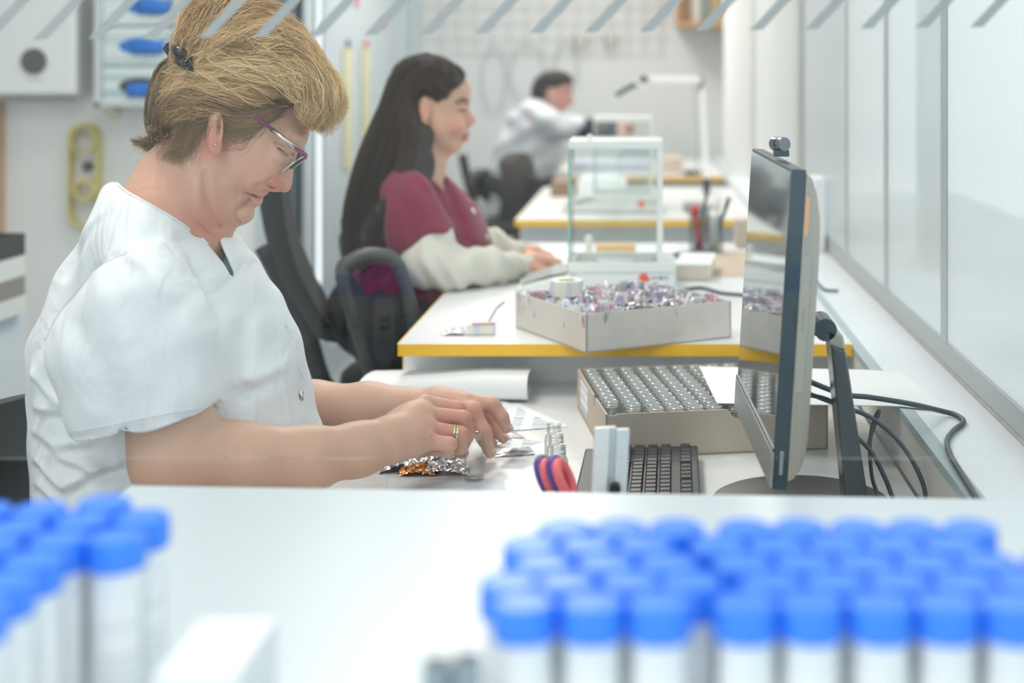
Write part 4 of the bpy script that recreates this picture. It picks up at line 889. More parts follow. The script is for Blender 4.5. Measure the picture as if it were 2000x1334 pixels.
def strands(name, curves, radius, m, parent, tone=None):
    hc = bpy.data.hair_curves.new(name); sizes = [len(c) for c in curves]; hc.add_curves(sizes)
    hc.points.foreach_set('position', np.concatenate([np.asarray(c,np.float32) for c in curves]).ravel())
    rad = np.concatenate([radius*(1-.75*np.linspace(0,1,s)**3) for s in sizes]).astype(np.float32)
    hc.points.foreach_set('radius', rad)
    a = hc.attributes.new('tone','FLOAT','CURVE'); a.data.foreach_set('value', np.asarray(tone if tone is not None else np.random.RandomState(1).rand(len(sizes)), np.float32))
    return link(name, hc, m, parent)
def resample(pts, n):
    return np.array([tuple(p) for p in smoothpts([(*p,0) if len(p)==2 else p for p in pts], n-1)], np.float32)
# ================================================================== the blonde woman
D1 = 1.97
def w1(px, py, d=D1): return P(px,py,d)
woman = thing('person', 'blonde woman in white tunic and glasses looking down at the vial in her hands', 'person', (-.72,D1,0))
skull1 = spl([(588,291),(594,280),(600,265),(604,251),(605,238),(604,215),(597,180),(577,148),(540,120),(490,106),(440,109),(395,125),(360,155),(346,195),(348,235),(362,268),(385,300),(405,340),(410,400),(416,440),(430,452),(441,451.5),(453,442),(462,436.5),(473.5,433),(484,425.5),(489,415.8),(488.6,407),(492,404.5),(499,401.5),(505,395),(507,386.5),(511.5,384.5),(515.5,383),(521,376.5),(530,366),(540,352),(556,334),(566,318),(573,304),(580,297)],5)
nose1 = spl([(560,290),(574,302),(573.5,316),(572.5,332),(571.5,349),(569,364),(563.5,373.5),(554,376.3),(545,372.5),(533,367),(527,362),(538,340),(550,312)],5)
torso1 = spl([(238,352),(300,392),(350,428),(405,440),(440,452),(462,470),(500,528),(540,588),(566,640),(584,690),(596,750),(610,810),(624,860),(628,930),(620,1020),(520,1090),(300,1110),(144,1100),(86,1060),(90,1000),(78,950),(84,900),(76,840),(81,800),(75,740),(73,665),(84,622),(110,575),(134,520),(174,456),(204,398)],4)
torso1s = spl([(245,372),(300,410),(350,440),(398,462),(418,482),(444,520),(480,560),(530,610),(566,660),(590,750),(604,810),(618,860),(622,930),(610,1020),(520,1080),(300,1100),(140,1090),(95,1050),(96,1000),(84,950),(90,900),(82,840),(86,800),(81,740),(80,665),(90,622),(116,575),(140,520),(180,456),(208,404)],4)
def skin_woman():
    f = Field((-.86,1.66,.66),(-.17,2.26,1.33), .0018)
    # head
    hw = lambda X,Z: 1-.16*np.clip((XZ(0,300,D1)[1]-Z)/.12,0,1)
    f.inflate(px_xz(skull1,D1), D1, .077, .095, .01, soft=5, wz=hw, p=1.62)
    f.inflate(px_xz(nose1,D1), D1, .0165, .022, .009, soft=1, p=1.7)
    for s in (-1,1):
        f.ell(w1(541,361,D1+s*.0115), (.0115,.0072,.0085), .006)                                 # nostril wings
        f.ell(w1(546,368,D1+s*.0150), (.0058,.0052,.0026), .002, 's', rot=RY(.55))           # nostrils
        f.ell(w1(556,307,D1+s*.034), (.014,.015,.012), .012, 's')                                 # eye sockets
        f.ell(w1(541,304,D1+s*.031), (.0128,.0125,.0122), .004)                                   # eyeballs under lids
        f.ell(w1(551,289,D1+s*.030), (.0125,.015,.0070), .008)                                    # upper lid fold
        f.ell(w1(583,270,D1+s*.026), (.009,.021,.009), .016)                                      # brow ridge
        f.ell(w1(512,330,D1+s*.038), (.024,.013,.024), .034)                                      # cheeks
        ey = D1+s*.079; er = RY(.10) @ RZ(s*.35)                                                  # ear
        f.ell(w1(420,258,ey), (.0125,.0065,.029), .005, rot=er); f.ell(w1(421,286,ey), (.0088,.0058,.0125), .004)
        f.ell(w1(423,254,ey+s*.0072), (.0068,.0042,.018), .003, 's', rot=er)
        pl = [(507,385.5),(503,384.5),(497,380.5),(491,376.5)]; dy = [.0,.008,.0165,.0235]         # lips
        f.chain([w1(x-2,y-3.8,D1+s*q) for (x,y),q in zip(pl,dy)], [.0052,.0050,.0040,.002], .004)
        f.chain([w1(x-5,y+6,D1+s*q) for (x,y),q in zip(pl,dy)], [.0066,.0062,.0045,.002], .004)
        f.ell(w1(474,416,D1+s*.006), (.011,.012,.010), .014)
    for s in (-1,1):
        for dd,st in ((1.958,[([(512,387.5),(506,386),(499,382),(492,377),(488,374)],.0036,.0015), ([(516,384),(508,380),(498,374)],-.0010,.003)]),
                 (1.948,[([(531,357),(522,357),(513,360)],.0018,.003), ([(535,367),(529,361),(531,352),(540,346)],.0024,.0020)]),
                 (1.938,[([(514,359),(506,363),(496,372),(488,384),(483,394)],.0018,.0036), ([(524,349),(510,351),(498,359),(486,371)],-.0014,.006),
                         ([(547,286),(552,292),(558,299),(563,306)],.0026,.0012), ([(543,278),(553,281),(563,285),(572,292)],.0018,.0016), ([(541,317),(552,325),(562,326)],.0014,.003),
                         ([(489,407),(481,404),(474,401)],.0010,.005)]),
                 (1.930,[([(478,390),(470,399),(462,406),(456,414),(453,426),(455,438)],.0034,.0024), ([(468,390),(458,400),(448,411),(443,424)],-.0016,.005),
                         ([(538,288),(530,284),(520,277)],.0007,.0012), ([(536,294),(526,294),(514,291)],.0008,.0012), ([(537,300),(526,304),(516,306)],.0007,.0012), ([(535,307),(525,316),(514,320)],.0006,.0013)]),
                 (1.912,[([(441,372),(440,400),(436,430)],.0010,.003), ([(462,350),(455,385),(448,410)],.0010,.003), ([(478,345),(470,375),(462,398)],.0009,.0028)])):
            f.press(st, w1(350,460,D1), w1(620,200,D1), dd, D1, s, .001, .004)
    # neck
    f.chain([w1(398,292),w1(366,368),w1(345,440)], [.052,.056,.072], .03)
    f.cone(w1(388,400),w1(386,490),.024,.026,.02)
    for s in (-1,1):
        f.cone(w1(408,330,D1+s*.052), w1(406,470,D1+s*.022), .010,.010,.016)                        # neck tendon
        f.chain([w1(338,372,D1+s*.025),w1(305,420,D1+s*.06),w1(290,490,D1+s*.09)], [.040,.038,.026], .05)   # trapezius
    for s in (-1,1):
        f.press([([(396,335),(399,380),(404,420),(410,447)],.0035,.004), ([(386,340),(390,390),(398,432)],-.0015,.006), ([(384,440),(394,458),(402,474)],.0016,.0035),
                 ([(372,400),(380,430),(392,462)],.0012,.004), ([(300,312),(315,335),(325,365)],.0010,.005), ([(405,449),(425,454),(445,450)],.002,.003)],
                w1(260,500,D1), w1(470,290,D1), 1.90, D1, s, .012, .015)
    # trunk below the tunic
    f.inflate(px_xz(torso1s,D1), D1, .145, .14, .03, off=.009, soft=5)
    # right arm (near) and left arm (far)
    f.chain([w1(290,610,1.775),w1(345,890,1.765)], [.045,.056], .02)
    f.ell(w1(392,900,1.775), (.046,.046,.036), .02)
    f.chain([w1(348,895,1.77),w1(470,902,1.80),w1(600,896,1.84),w1(700,878,1.885),w1(752,862,1.905)], [.053,.046,.038,.032,.030], .02)
    f.chain([w1(340,600,2.13),w1(460,840,2.16)], [.050,.048], .02)
    f.chain([w1(460,840,2.16),w1(610,800,2.15),w1(720,796,2.125),w1(850,795,2.10)], [.048,.040,.034,.0255], .02)
    # right hand
    h = lambda x,y,d: w1(x,y,d)
    W_ = h(757,861,1.905)
    mc = [h(829,790,1.985),h(836,812,1.962),h(838,838,1.94),h(833,862,1.922)]
    for q,r in zip(mc,(.0135,.0135,.013,.0125)): f.chain([W_.lerp(q,.12),W_.lerp(q,.6),q], [.024,.018,r], .014)
    f.chain([h(780,838,1.95),h(812,824,1.96)],[.026,.022],.014)
    fin = [[(829,788,1.985),(893,799,1.992),(911,832,1.998),(913,856,2.002)],[(836,811,1.962),(905,818,1.972),(913,850,1.975),(904,874,1.978)],[(838,838,1.94),(899,848,1.950),(900,874,1.962),(878,880,1.972)],[(833,862,1.922),(878,868,1.925),(874,882,1.938),(850,879,1.95)]]
    for c,r in zip(fin,((.0118,.0110,.0092,.0078),(.0122,.0112,.0095,.0080),(.0118,.0108,.0092,.0078),(.0108,.0098,.0085,.0072))):
        f.chain([h(*p) for p in c], r, .0035)
    for p in mc: f.ell(p+Vector((0,-.004,.002)), (.0085,.008,.0075), .008)
    f.chain([h(772,865,1.955),h(825,868,1.995),h(878,872,2.012),h(904,884,2.012)], [.020,.016,.0115,.0085], .006)
    for a,b in zip(mc[:-1],mc[1:]):
        f.chain([a.lerp(b,.5)+Vector((.006,-.0155,0)), a.lerp(b,.5)+Vector((-.026,-.022,-.002))], [.0016,.0006], .005, 's')
    for k in range(3): f.chain([h(752+5*k,842+3*k,1.876),h(764+5*k,868,1.874),h(770+4*k,893,1.882)], [.0006,.0010,.0006], .002, 's')     # wrist creases
    # left hand
    W2 = h(852,792,2.10)
    mc = [h(912,786,2.075),h(916,790,2.10),h(915,796,2.125),h(908,803,2.145)]
    for q in mc: f.chain([W2.lerp(q,.1),W2.lerp(q,.6),q], [.021,.017,.0135], .014)
    f.chain([h(912,786,2.075),h(962,791,2.07),h(980,815,2.066),h(990,836,2.063)], [.0130,.0115,.0098,.0078], .004)
    f.chain([h(916,792,2.10),h(955,818,2.105),h(970,842,2.098),h(983,856,2.092)], [.0128,.0108,.0095,.0078], .004)
    f.chain([h(915,797,2.125),h(943,826,2.135),h(952,850,2.125),h(962,866,2.115)], [.012,.0105,.009,.0076], .004)
    f.chain([h(908,803,2.145),h(932,832,2.155),h(938,852,2.145),h(944,866,2.135)], [.0112,.0096,.0082,.007], .004)
    f.chain([h(872,800,2.085),h(922,806,2.050),h(943,845,2.038),h(957,884,2.030)], [.018,.0142,.0118,.0082], .008)
    me = f.mesh('body'); laplace(me, 1, .25); V = verts(me)
    # colour masks
    pxx = CX+V[:,0]/V[:,1]*F; pyy = CY+(CZ-V[:,2])/V[:,1]*F; yl = np.abs(V[:,1]-D1)
    lipd = sd_line(pxx, pyy, [(516,384),(506,386),(498,381.5),(492,376.5)])
    attr(me,'lips', np.clip(1.35-lipd/6.5,0,1)*np.clip((.034-yl)/.008,0,1)*(V[:,0]>XZ(489,0,D1)[0])*(V[:,2]>1.19))
    g = lambda x,y,s: np.exp(-((pxx-x)**2+(pyy-y)**2)/s**2)
    attr(me,'flush', np.clip(.55*g(545,368,26)+.45*g(520,350,50)+.8*g(415,280,34)+.75*g(395,440,60)+.4*g(860,830,60)+.4*g(905,810,45)+.3*g(300,370,60)+.35*g(960,820,45),0,.9))
    bd = sd_line(pxx, pyy, [(588,262),(597,272),(598,282)]); attr(me,'brow', np.clip(1-bd/6,0,1)*.30*(yl<.05))
    return me
SK1 = skin_mat('fair skin', (.62,.385,.28), (.62,.235,.175), (.45,.165,.155))
me1 = skin_woman(); body1 = link('body', me1, SK1, woman)
# ---- white tunic
slv = spl([(260,492),(330,470),(385,560),(415,640),(428,720),(440,806),(446,880),(330,900),(240,920),(165,930),(151,860),(133,800),(113,742),(98,690),(103,655),(145,585),(195,530)],5)
cutp = [(205,300),(205,342),(226,354),(252,374),(300,401),(350,431),(400,469),(438,516),(455,546),(458,538),(446,510),(434,484),(421,452),(416,440),(416,300)]
def tunic():
    f = Field((-.90,1.62,.50),(-.40,2.34,1.20), .0032)
    f.inflate(px_xz(slv,1.765), 1.765, .078, .085, .012, soft=5)
    sl,X,Y,Z = f.sub(f.lo, f.lo+(f.n-1)*f.h, 0); X2,Z2_ = np.broadcast_arrays(X[:,0,:],Z[:,0,:])
    f.put(sl, np.broadcast_to(sd_poly(X2,Z2_,px_xz([(60,872),(145,861),(232,846),(330,826),(440,806),(520,780),(520,1100),(60,1100)],1.72))[:,None,:], f.F.shape), .002, 's')
    f.chain([w1(270,760,1.765),w1(325,925,1.765)], [.058,.076], 0, 's')
    f.inflate(px_xz(torso1,D1), D1, .172, .15, .014, soft=6)
    f.chain([w1(300,402,D1-.06),w1(262,470,D1-.13)], [.045,.050], .05); f.chain([w1(300,402,D1+.06),w1(262,470,D1+.13)], [.045,.050], .05)
    f.chain([w1(330,560,2.13),w1(440,800,2.16)], [.075,.075], .02)
    sl,X,Y,Z = f.sub(f.lo, f.lo+(f.n-1)*f.h, 0)
    PX = CX+X/D1*F; PY = CY+(CZ-Z)/D1*F                                         # side outline coordinates at her midplane
    X2,Z2_ = np.broadcast_arrays(X[:,0,:],Z[:,0,:])
    # folds: strokes over the near side, given by where they run and how deep
    side = np.clip((D1-.02-Y)/.06,0,1)
    q = lambda pts,d: sd_line(X2,Z2_,px_xz(pts,d))[:,None,:]
    def fold(pts, amp, w, d=1.76, far=False):
        f.F[sl] -= amp*np.exp(-(q(pts,d)/w)**2)*(1 if far else side)
    fold([(330,480),(392,560),(420,640),(428,730),(432,800)], -.010, .010)
    fold([(350,480),(430,560),(460,640)], .005, .014); fold([(440,560),(470,660),(480,740)], -.004, .012)
    fold([(420,650),(500,700),(560,720)], .004, .014); fold([(440,800),(510,780),(560,760)], -.005, .010); fold([(450,780),(520,760),(580,745)], .004, .012)
    fold([(470,560),(520,660),(560,760)], .004, .016); fold([(500,600),(560,720),(590,820)], -.003, .010)
    for k,(a,b,c) in enumerate((((60,800),(110,790),(150,805)),((56,850),(110,862),(190,850)),((60,905),(130,945),(215,900)),((66,950),(140,1000),(240,955)),((70,1000),(130,1040),(200,1010)),((120,880),(200,905),(250,890)),((58,735),(90,760),(130,780)))):
        fold([a,b,c], .0065*(1 if k%2==0 else .8), .0085, D1-.14); fold([(x+6,y+17) for x,y in (a,b,c)], -.0055, .008, D1-.14)
    fold([(110,640),(150,700),(190,790)], .004, .016, 1.71); fold([(200,560),(260,640),(300,740)], .0035, .018, 1.71); fold([(160,640),(220,720),(250,830)], -.003, .012, 1.71)
    fold([(300,560),(350,650),(370,780)], .0035, .018, 1.71); fold([(250,600),(300,700),(330,800)], -.003, .014, 1.71); fold([(370,600),(395,700),(405,790)], .004, .012, 1.71)
    fold([(150,470),(205,420),(240,395)], .0035, .010, 1.86); fold([(130,540),(190,450),(236,410)], -.003, .008, 1.86); fold([(270,430),(250,470),(230,520)], .003, .01, 1.8)
    fold([(260,480),(320,500),(370,560)], .004, .009, 1.78); fold([(280,470),(350,500),(400,570)], -.003, .007, 1.78)
    # armhole and shoulder seams, hem turn-up
    fold([(250,492),(195,520),(150,568),(110,620),(86,668)], -.0035, .0035, 1.80); fold([(258,500),(200,530),(158,575),(118,628),(94,672)], .0022, .004, 1.80)
    fold([(252,376),(247,430),(246,492)], -.003, .003, 1.84); fold([(258,378),(253,430),(252,492)], .0022, .004, 1.84)
    fold([(148,844),(232,828),(330,808),(434,790)], -.0022, .0028, 1.745)
    nz = .0016*np.sin(X*61+Z*23+2*np.sin(Y*19))+.0012*np.sin(Z*83-X*37+1.7*np.sin(X*29))*np.cos(Y*31)
    f.F[sl] += nz
    # sleeve hollow, then the neck opening
    sl,X,Y,Z = f.sub(w1(195,560,1.9), w1(480,330,2.0), .03); sl2 = (sl[0],slice(0,f.n[1]),sl[2]); Y = f.ax[1][None,:,None]
    X,Y,Z = np.broadcast_arrays(X,Y,Z); cd = sd_poly(CX+X/Y*F, CY+(CZ-Z)/Y*F, cutp)*D1/F; f.put(sl2, np.maximum(cd, np.abs(Y-D1)-.135), .003, 's')
    me = f.mesh('tunic'); laplace(me, 3, .5); return me
M_tun = cloth('white cotton', (.80,.83,.85), 8, .017)
tm = tunic(); tun = link('tunic', tm, M_tun, woman); tb = bvh(tm)
def hit(b, px, py, y0=1.2, y1=None):
    a = P(px,py,y0); o = Vector((0,0,CZ)); loc,nor,i,dd = b.ray_cast(o,(a-o).normalized()); return loc, nor
def strip(b, pts, name, r, m, par, n=40, lift=.0005):
    out = []
    for p in smoothpts([(*p,0) for p in pts], n):
        loc,nor = hit(b, p.x, p.y)
        if loc is not None: out.append(loc+nor*lift)
    if len(out) > 3: return obj(name, MB().tube(out, r, 6, flat=.6), m, par, smooth=True)
strip(tb, [(228,358),(252,378),(300,404),(350,434),(400,471),(424,498)], 'neck_facing', .0020, M_tun, tun)
strip(tb, [(252,378),(248,430),(246,490)], 'seam', .0009, M_tun, tun)
strip(tb, [(250,493),(195,520),(150,568),(110,620),(88,664)], 'seam', .0009, M_tun, tun)
strip(tb, [(148,843),(232,827),(330,807),(432,790)], 'hem_stitching', .0008, M_tun, tun)
loc,nor = hit(tb, 588, 772)
if loc is not None:
    m = MB(); m.lathe([(.0005,0),(.0068,0),(.0072,.0012),(.005,.0022),(.0045,.0016),(.0005,.0026)], 24, align(loc,loc+nor)); obj('snap_button', m, mat('steel snap', (.62,.63,.64), .2, 1), tun, smooth=.7, label='round metal snap button')
pk_ = []
for x,y in ((562,633),(575,636),(600,700),(606,742)):
    loc,nor = hit(tb, x, y); pk_.append(loc+nor*.001 if loc is not None else w1(x,y,1.9))
strip(tb, [(556,634),(566,650),(580,700),(590,740)], 'pocket_edge', .0013, M_tun, tun)
uv_ = [(425,487),(440,508),(455,540)]
obj('undershirt', MB().tube([w1(422,484,D1+.01),w1(438,508,D1+.005),w1(452,538,D1)], [.006,.008,.010], 10), mat('mint undershirt', (.42,.60,.52), .8), woman, smooth=True, label='mint undershirt edge in the neckline')
# ---- trousers and shoes (below the counter edge)
def lower(name, x0, y, seat, xk, m, par, foot=.12, r=.085, sep=.10, skirt=None):
    f = Field((x0-.28,y-.30,.0),(xk+.26,y+.30,seat+.28), .009)
    f.ell((x0,y,seat+.135),(.19,.185,.13),.05)
    for s in (-1,1):
        f.chain([(x0,y+s*sep*.85,seat+.092),(xk,y+s*sep,seat+.075)],[r,.068],.04); f.chain([(xk,y+s*sep,seat+.07),(xk-.03,y+s*sep,.10)],[.066,.048],.03)
    o = link(name, f.mesh(name), m, par); lg = o
    for s in (-1,1):
        mb = MB(); rr = []
        for k,(xx,wd,hh) in enumerate(((-.075,.022,.07),(-.05,.034,.085),(.0,.038,.08),(.06,.042,.055),(.12,.044,.04),(.155,.030,.03))):
            rr.append([(xk-.03+xx, y+s*sep+wd*math.cos(a), .002+max(0,hh/2+hh/2*math.sin(a))) for a in [j*2*PI/16 for j in range(16)]])
        obj('shoe', mb.loft(rr), mat('white clog', (.75,.76,.76), .5), par, smooth=.9)
    return o
lower('trousers', -.645, D1, .505, -.30, mat('white trousers', (.72,.75,.77), .85), woman)
# ---- glasses, earring, rings, lashes
gl = thing('eyeglasses', 'metal eyeglasses with purple ends worn low on the blonde woman\'s nose', 'glasses', w1(590,310))
M_gm = mat('polished frame metal', (.62,.60,.56), .22, 1); M_gp = mat('purple enamel', (.22,.05,.16), .35)
for s,yy in ((-1,D1-.068),(1,D1+.068)):
    nm = 'temple'; a,b,c,d_ = w1(500,228,yy),w1(530,252,yy),w1(578,290,yy+s*-.004),w1(597,304,yy-s*.006)
    tp = obj('temple', MB().tube([b,c], .0019, 8, flat=1.6), M_gm, gl, smooth=True)
    obj('temple_tip', MB().tube([w1(455,222,yy+s*.006),a,b], .0024, 8), M_gp, tp, smooth=True); obj('end_piece', MB().tube([c,d_,w1(597,309,yy-s*.012)], [.0026,.0034,.002], 8), M_gp, tp, smooth=True)
LM = glass('spectacle lens', (.93,.95,.96), .10)
for s in (-1,1):
    c = w1(574,322,D1+s*.033); lx = (w1(553,341)-w1(597,306)).normalized(); ly = Vector((0,1,0)); rim = []
    for k in range(32):
        a = 2*PI*k/32; ca, sa = math.cos(a), math.sin(a)
        rim.append(c+ly*(.027*abs(ca)**.7*(1 if ca>0 else -1))*1.0+lx*(.0185*abs(sa)**.8*(1 if sa>0 else -1))+Vector((.006*(1-abs(ca)),0,0))*0)
    r_ = obj('rim', MB().tube(rim, .0011, 8, True), M_gm, gl, smooth=True)
    nrm = lx.cross(ly); m = MB(); m.loft([[p+nrm*.0008 for p in rim],[p-nrm*.0008 for p in rim]]); obj('lens', m, LM, r_)
obj('bridge', MB().tube(smoothpts([w1(588,313,D1-.0085),w1(592,309,D1),w1(588,313,D1+.0085)],8), .0013, 8), M_gm, gl, smooth=True)
for s in (-1,1): obj('nose_pad', MB().tube([w1(566,322,D1+s*.013),w1(562,327,D1+s*.013)], .003, 8), LM, gl, smooth=True)
b1 = bvh(me1)
loc,nor = hit(b1, 422, 282)
obj('earring', MB().lathe([(.0004,0),(.0022,0),(.0026,.001),(.0018,.0024),(.0004,.003)], 16, align(loc,loc+nor)), mat('gold', (.80,.58,.22), .22, 1), woman, smooth=True, label='small gold stud earring')
a, b = Vector(P(838,838,1.94)), Vector(P(899,848,1.950)); u = (b-a).normalized(); c = a.lerp(b,.80)
for k,q in enumerate((0,.0042)):
    obj('ring', MB().lathe([(.0112,-.0017),(.0124,-.0012),(.0124,.0012),(.0112,.0017)], 32, align(c+u*(q-.002),c+u*(q+.1)), close=True), mat('pale gold', (.82,.70,.42), .18, 1), woman, smooth=.6, label='pale gold ring on the near hand' if k == 0 else 'second pale gold ring against the first')
M_nail = mat('fingernail', (.70,.44,.36), .25, sss=.1)
for a_,b_,r_ in (((980,815,2.066),(990,836,2.063),.0078),((970,842,2.098),(983,856,2.092),.0078),((943,845,2.038),(957,884,2.030),.0082)):
    a_, b_ = P(*a_), P(*b_); u = (b_-a_).normalized(); dn = Vector((-u.z,0,u.x)); dn = dn if dn.x > 0 else -dn; dn = (dn+Vector((0,-.35,0))).normalized(); dn = (dn-u*dn.dot(u)).normalized(); c = b_+u*.001+dn*r_*.86
    Mn = Matrix(((u.x,u.cross(dn).x,dn.x,c.x),(u.y,u.cross(dn).y,dn.y,c.y),(u.z,u.cross(dn).z,dn.z,c.z),(0,0,0,1))) @ Matrix.Diagonal((.0068,.0048,.0016,1))
    obj('fingernail', MB().lathe([(.02,-1),(.5,-.86),(.86,-.5),(1,0),(.86,.5),(.5,.86),(.02,1)], 18, Mn), M_nail, woman, smooth=True)
lash = [];
for k in range(26):
    u_ = k/25; p = Vector((541+18*u_, 287+15*u_-3*math.sin(u_*PI), 0)); loc,nor = hit(b1, p.x, p.y)
    if loc is not None: lash.append([loc, loc+Vector((.0018,-.0010,-.0018)), loc+Vector((.0036,-.001,-.0042))])
M_lash = hair_mat('lashes', (.05,.03,.02),(.07,.04,.03),(.10,.07,.05))
if lash: strands('eyelashes', lash, .00014, M_lash, woman)

# ---- hair: pinned-up blonde waves
hair1 = spl([(602,232),(598,205),(575,190),(548,206),(512,226),(480,240),(452,238),(430,230),(412,231),(398,235),(380,240),(360,247),(342,257),(326,266),(313,262),(306,245),(304,215),(309,172),(322,142),(340,120),(354,98),(362,60),(372,12),(398,-25),(440,-30),(470,-14),(510,-20),(545,10),(574,44),(604,90),(630,132),(654,172),(662,205),(650,234),(628,246),(612,248)],4)
def hairbase():
    f = Field((-.72,1.83,1.13),(-.41,2.11,1.45), .0026)
    f.inflate(px_xz(hair1,D1), D1, .092, .034, .01, off=.004, soft=3, wz=lambda X,Z: 1-.42*np.clip((Z-XZ(0,95,D1)[1])/.09,0,1))
    f.F += .0010*np.sin(f.ax[0][:,None,None]*150+f.ax[2][None,None,:]*260+3*np.sin(f.ax[1][None,:,None]*40))+.0009*np.sin(f.ax[2][None,None,:]*330-f.ax[0][:,None,None]*90)
    me = f.mesh('hair'); laplace(me,2); return me
M_hb = mat('dark blonde under hair', (.23,.145,.075), .7, noise=.4, nscale=120)
hm1 = hairbase(); hair_o = link('hair', hm1, M_hb, woman); hb1 = bvh(hm1)
rs = np.random.RandomState(5)
def surf(b, px, py, side, D, lift, fall=.0):
    a = P(px,py,1.0) if side < 0 else None
    if side < 0:
        o = Vector((0,0,CZ)); loc,n,i,dd = b.ray_cast(o,(P(px,py,1.2)-o).normalized())
    else:
        far = P(px,py,3.0); loc,n,i,dd = b.ray_cast(far,(Vector((0,0,CZ))-far).normalized())
    if loc is None: return None
    return loc+n*lift
def comb(b, sheets, D, count, npt, jitter, wav, lift, seed, sides=(-1,-1,-1,1), clump=26):
    # strands run between neighbouring guides; those of one lock bend and take their tone together
    r = np.random.RandomState(seed); out = []; tone = []
    for guides,wt in sheets:
        G = [resample(g,npt)[:,:2] for g in guides]; nl = max(4,int(clump*(len(G)-1)))
        LA, LP, LF, LT, LS = r.randn(nl), r.rand(nl)*6.28, 1.0+r.rand(nl)*1.3, r.rand(nl), r.rand(nl)
        for k in range(int(count*wt)):
            u = r.rand()*(len(G)-1); lk = min(nl-1,int(u/(len(G)-1)*nl)); uc = (lk+.5)/nl*(len(G)-1)
            v = np.linspace(0,1,npt); uu = np.clip(u+(uc-u)*(.15+.65*v), 0, len(G)-1-1e-4)
            i = np.minimum(uu.astype(int),len(G)-2); t = (uu-i)[:,None]; GA = np.stack(G); L = GA[i,np.arange(npt)]*(1-t)+GA[i+1,np.arange(npt)]*t
            s0, s1 = max(0,r.rand()*.30-.08), 1-max(0,r.rand()*.25-.05); tt = np.linspace(s0,s1,npt)*(npt-1); i0 = np.minimum(tt.astype(int),npt-2); ft = (tt-i0)[:,None]; L = L[i0]*(1-ft)+L[i0+1]*ft
            tn = np.gradient(L,axis=0); tn /= np.linalg.norm(tn,axis=1)[:,None]+1e-6; nn = np.stack([-tn[:,1],tn[:,0]],1)
            am = LA[lk]*wav*(1+.25*r.randn()); ph = LP[lk]+r.randn()*.3; fr = LF[lk]
            L = L+nn*(am*np.sin(v*fr*6.28+ph)*(.3+.7*v)+r.randn()*jitter*(.35+v*.65)+r.randn()*jitter*.5*np.sin(v*5+r.rand()*6))[:,None]
            side = sides[r.randint(len(sides))]; lf = lift*(.15+.5*LS[lk]+.9*r.rand()**2); pts = []; last = None
            for q,(x,y) in enumerate(L):
                p = surf(b,x,y,side,D,lf)
                if p is None:
                    dd = last.y if last is not None else D+side*.01+r.randn()*.02
                    if last is not None: dd += (D+r.randn()*.008-dd)*.2
                    p = P(x,y,dd)
                elif last is not None and abs(p.y-last.y) > .02: p = P(x,y,last.y+(p.y-last.y)*.3)
                pts.append(tuple(p)); last = Vector(p)
            A = np.array(pts,np.float32)
            for _ in range(2): A[1:-1] = A[1:-1]*.5+(A[:-2]+A[2:])*.25
            out.append(A); tone.append(np.clip(.62*LT[lk]+.38*r.rand(),0,1))
    return out, tone
sideA = [[(508,240),(470,246),(440,234),(405,230),(370,242),(335,262)],[(520,232),(475,226),(425,212),(370,205),(330,215),(306,245)],[(560,208),(510,205),(450,185),(390,168),(345,162),(314,188)],[(590,190),(545,168),(480,150),(415,132),(368,124),(330,142)],[(600,165),(560,132),(500,112),(440,102),(395,100),(350,114)],[(585,110),(548,84),(500,68),(440,64),(398,76),(356,104)]]
front = [[(490,130),(535,152),(568,172),(590,196),(598,216),(600,226)],[(520,120),(558,140),(585,170),(600,205),(606,228),(600,240)],[(520,95),(572,120),(604,155),(622,195),(622,230),(606,252)],[(525,72),(580,100),(618,145),(642,188),(642,222),(622,250)],[(530,52),(585,80),(625,130),(655,175),(660,210),(648,238)],[(515,30),(562,48),(598,90),(630,135),(656,168),(664,200)]]
top = [[(352,108),(358,70),(366,30),(382,-8),(408,-30)],[(356,108),(376,62),(405,20),(440,-8),(478,-12)],[(362,108),(402,68),(448,38),(500,14),(542,20)],[(374,112),(425,84),(480,62),(535,52),(582,72)],[(390,116),(450,98),(508,88),(560,98),(604,128)]]
bun = [[(352,108),(324,113),(304,138),(293,175),(289,215),(293,258),(300,280)],[(356,114),(338,135),(326,165),(318,200),(314,235),(314,272)],[(358,122),(350,150),(342,180),(336,212),(332,240),(334,262)],[(400,228),(385,232),(368,238),(350,250),(336,266),(326,282)]]
nape = [[(316,250),(308,270),(297,280),(284,280),(268,274),(252,268)],[(324,262),(312,282),(300,292),(288,290),(274,282),(258,284)],[(340,262),(332,282),(322,300),(312,306)],[(304,230),(296,252),(288,268),(278,272),(266,264)]]
HB = hair_mat('blonde hair', (.21,.115,.046),(.62,.40,.185),(1.0,.79,.48))
HD = hair_mat('dark blonde hair', (.050,.030,.017),(.18,.115,.062),(.44,.31,.18))
earw = [[(410,228),(398,242),(386,262),(372,286),(360,310)],[(400,232),(384,250),(368,276),(352,300),(338,322)],[(372,240),(354,258),(336,282),(322,300),(312,318)]]
temple = [[(580,186),(548,199),(508,216),(468,226),(430,230)],[(562,204),(528,220),(492,236),(455,244),(420,240)],[(535,226),(510,240),(480,250),(452,254),(428,250)]]
frontear = [[(512,240),(505,256),(482,270),(460,276),(446,268)],[(480,250),(476,268),(458,284),(440,288),(432,280)]]
def grow(name, spec, count, npt, jit, wav, lift, seed, rad, m, b=None, tb=0, **k):
    c, t = comb(b or hb1, spec, D1, count, npt, jit, wav, lift, seed, **k); t = [x*(1-tb)+tb for x in t]; return strands(name, c, rad, m, hair_o, t)
grow('blonde_strands', [(sideA[2:],.85),(sideA[:3],.15)], 6000, 18, 1.8, 5, .006, 1, .00024, HB)
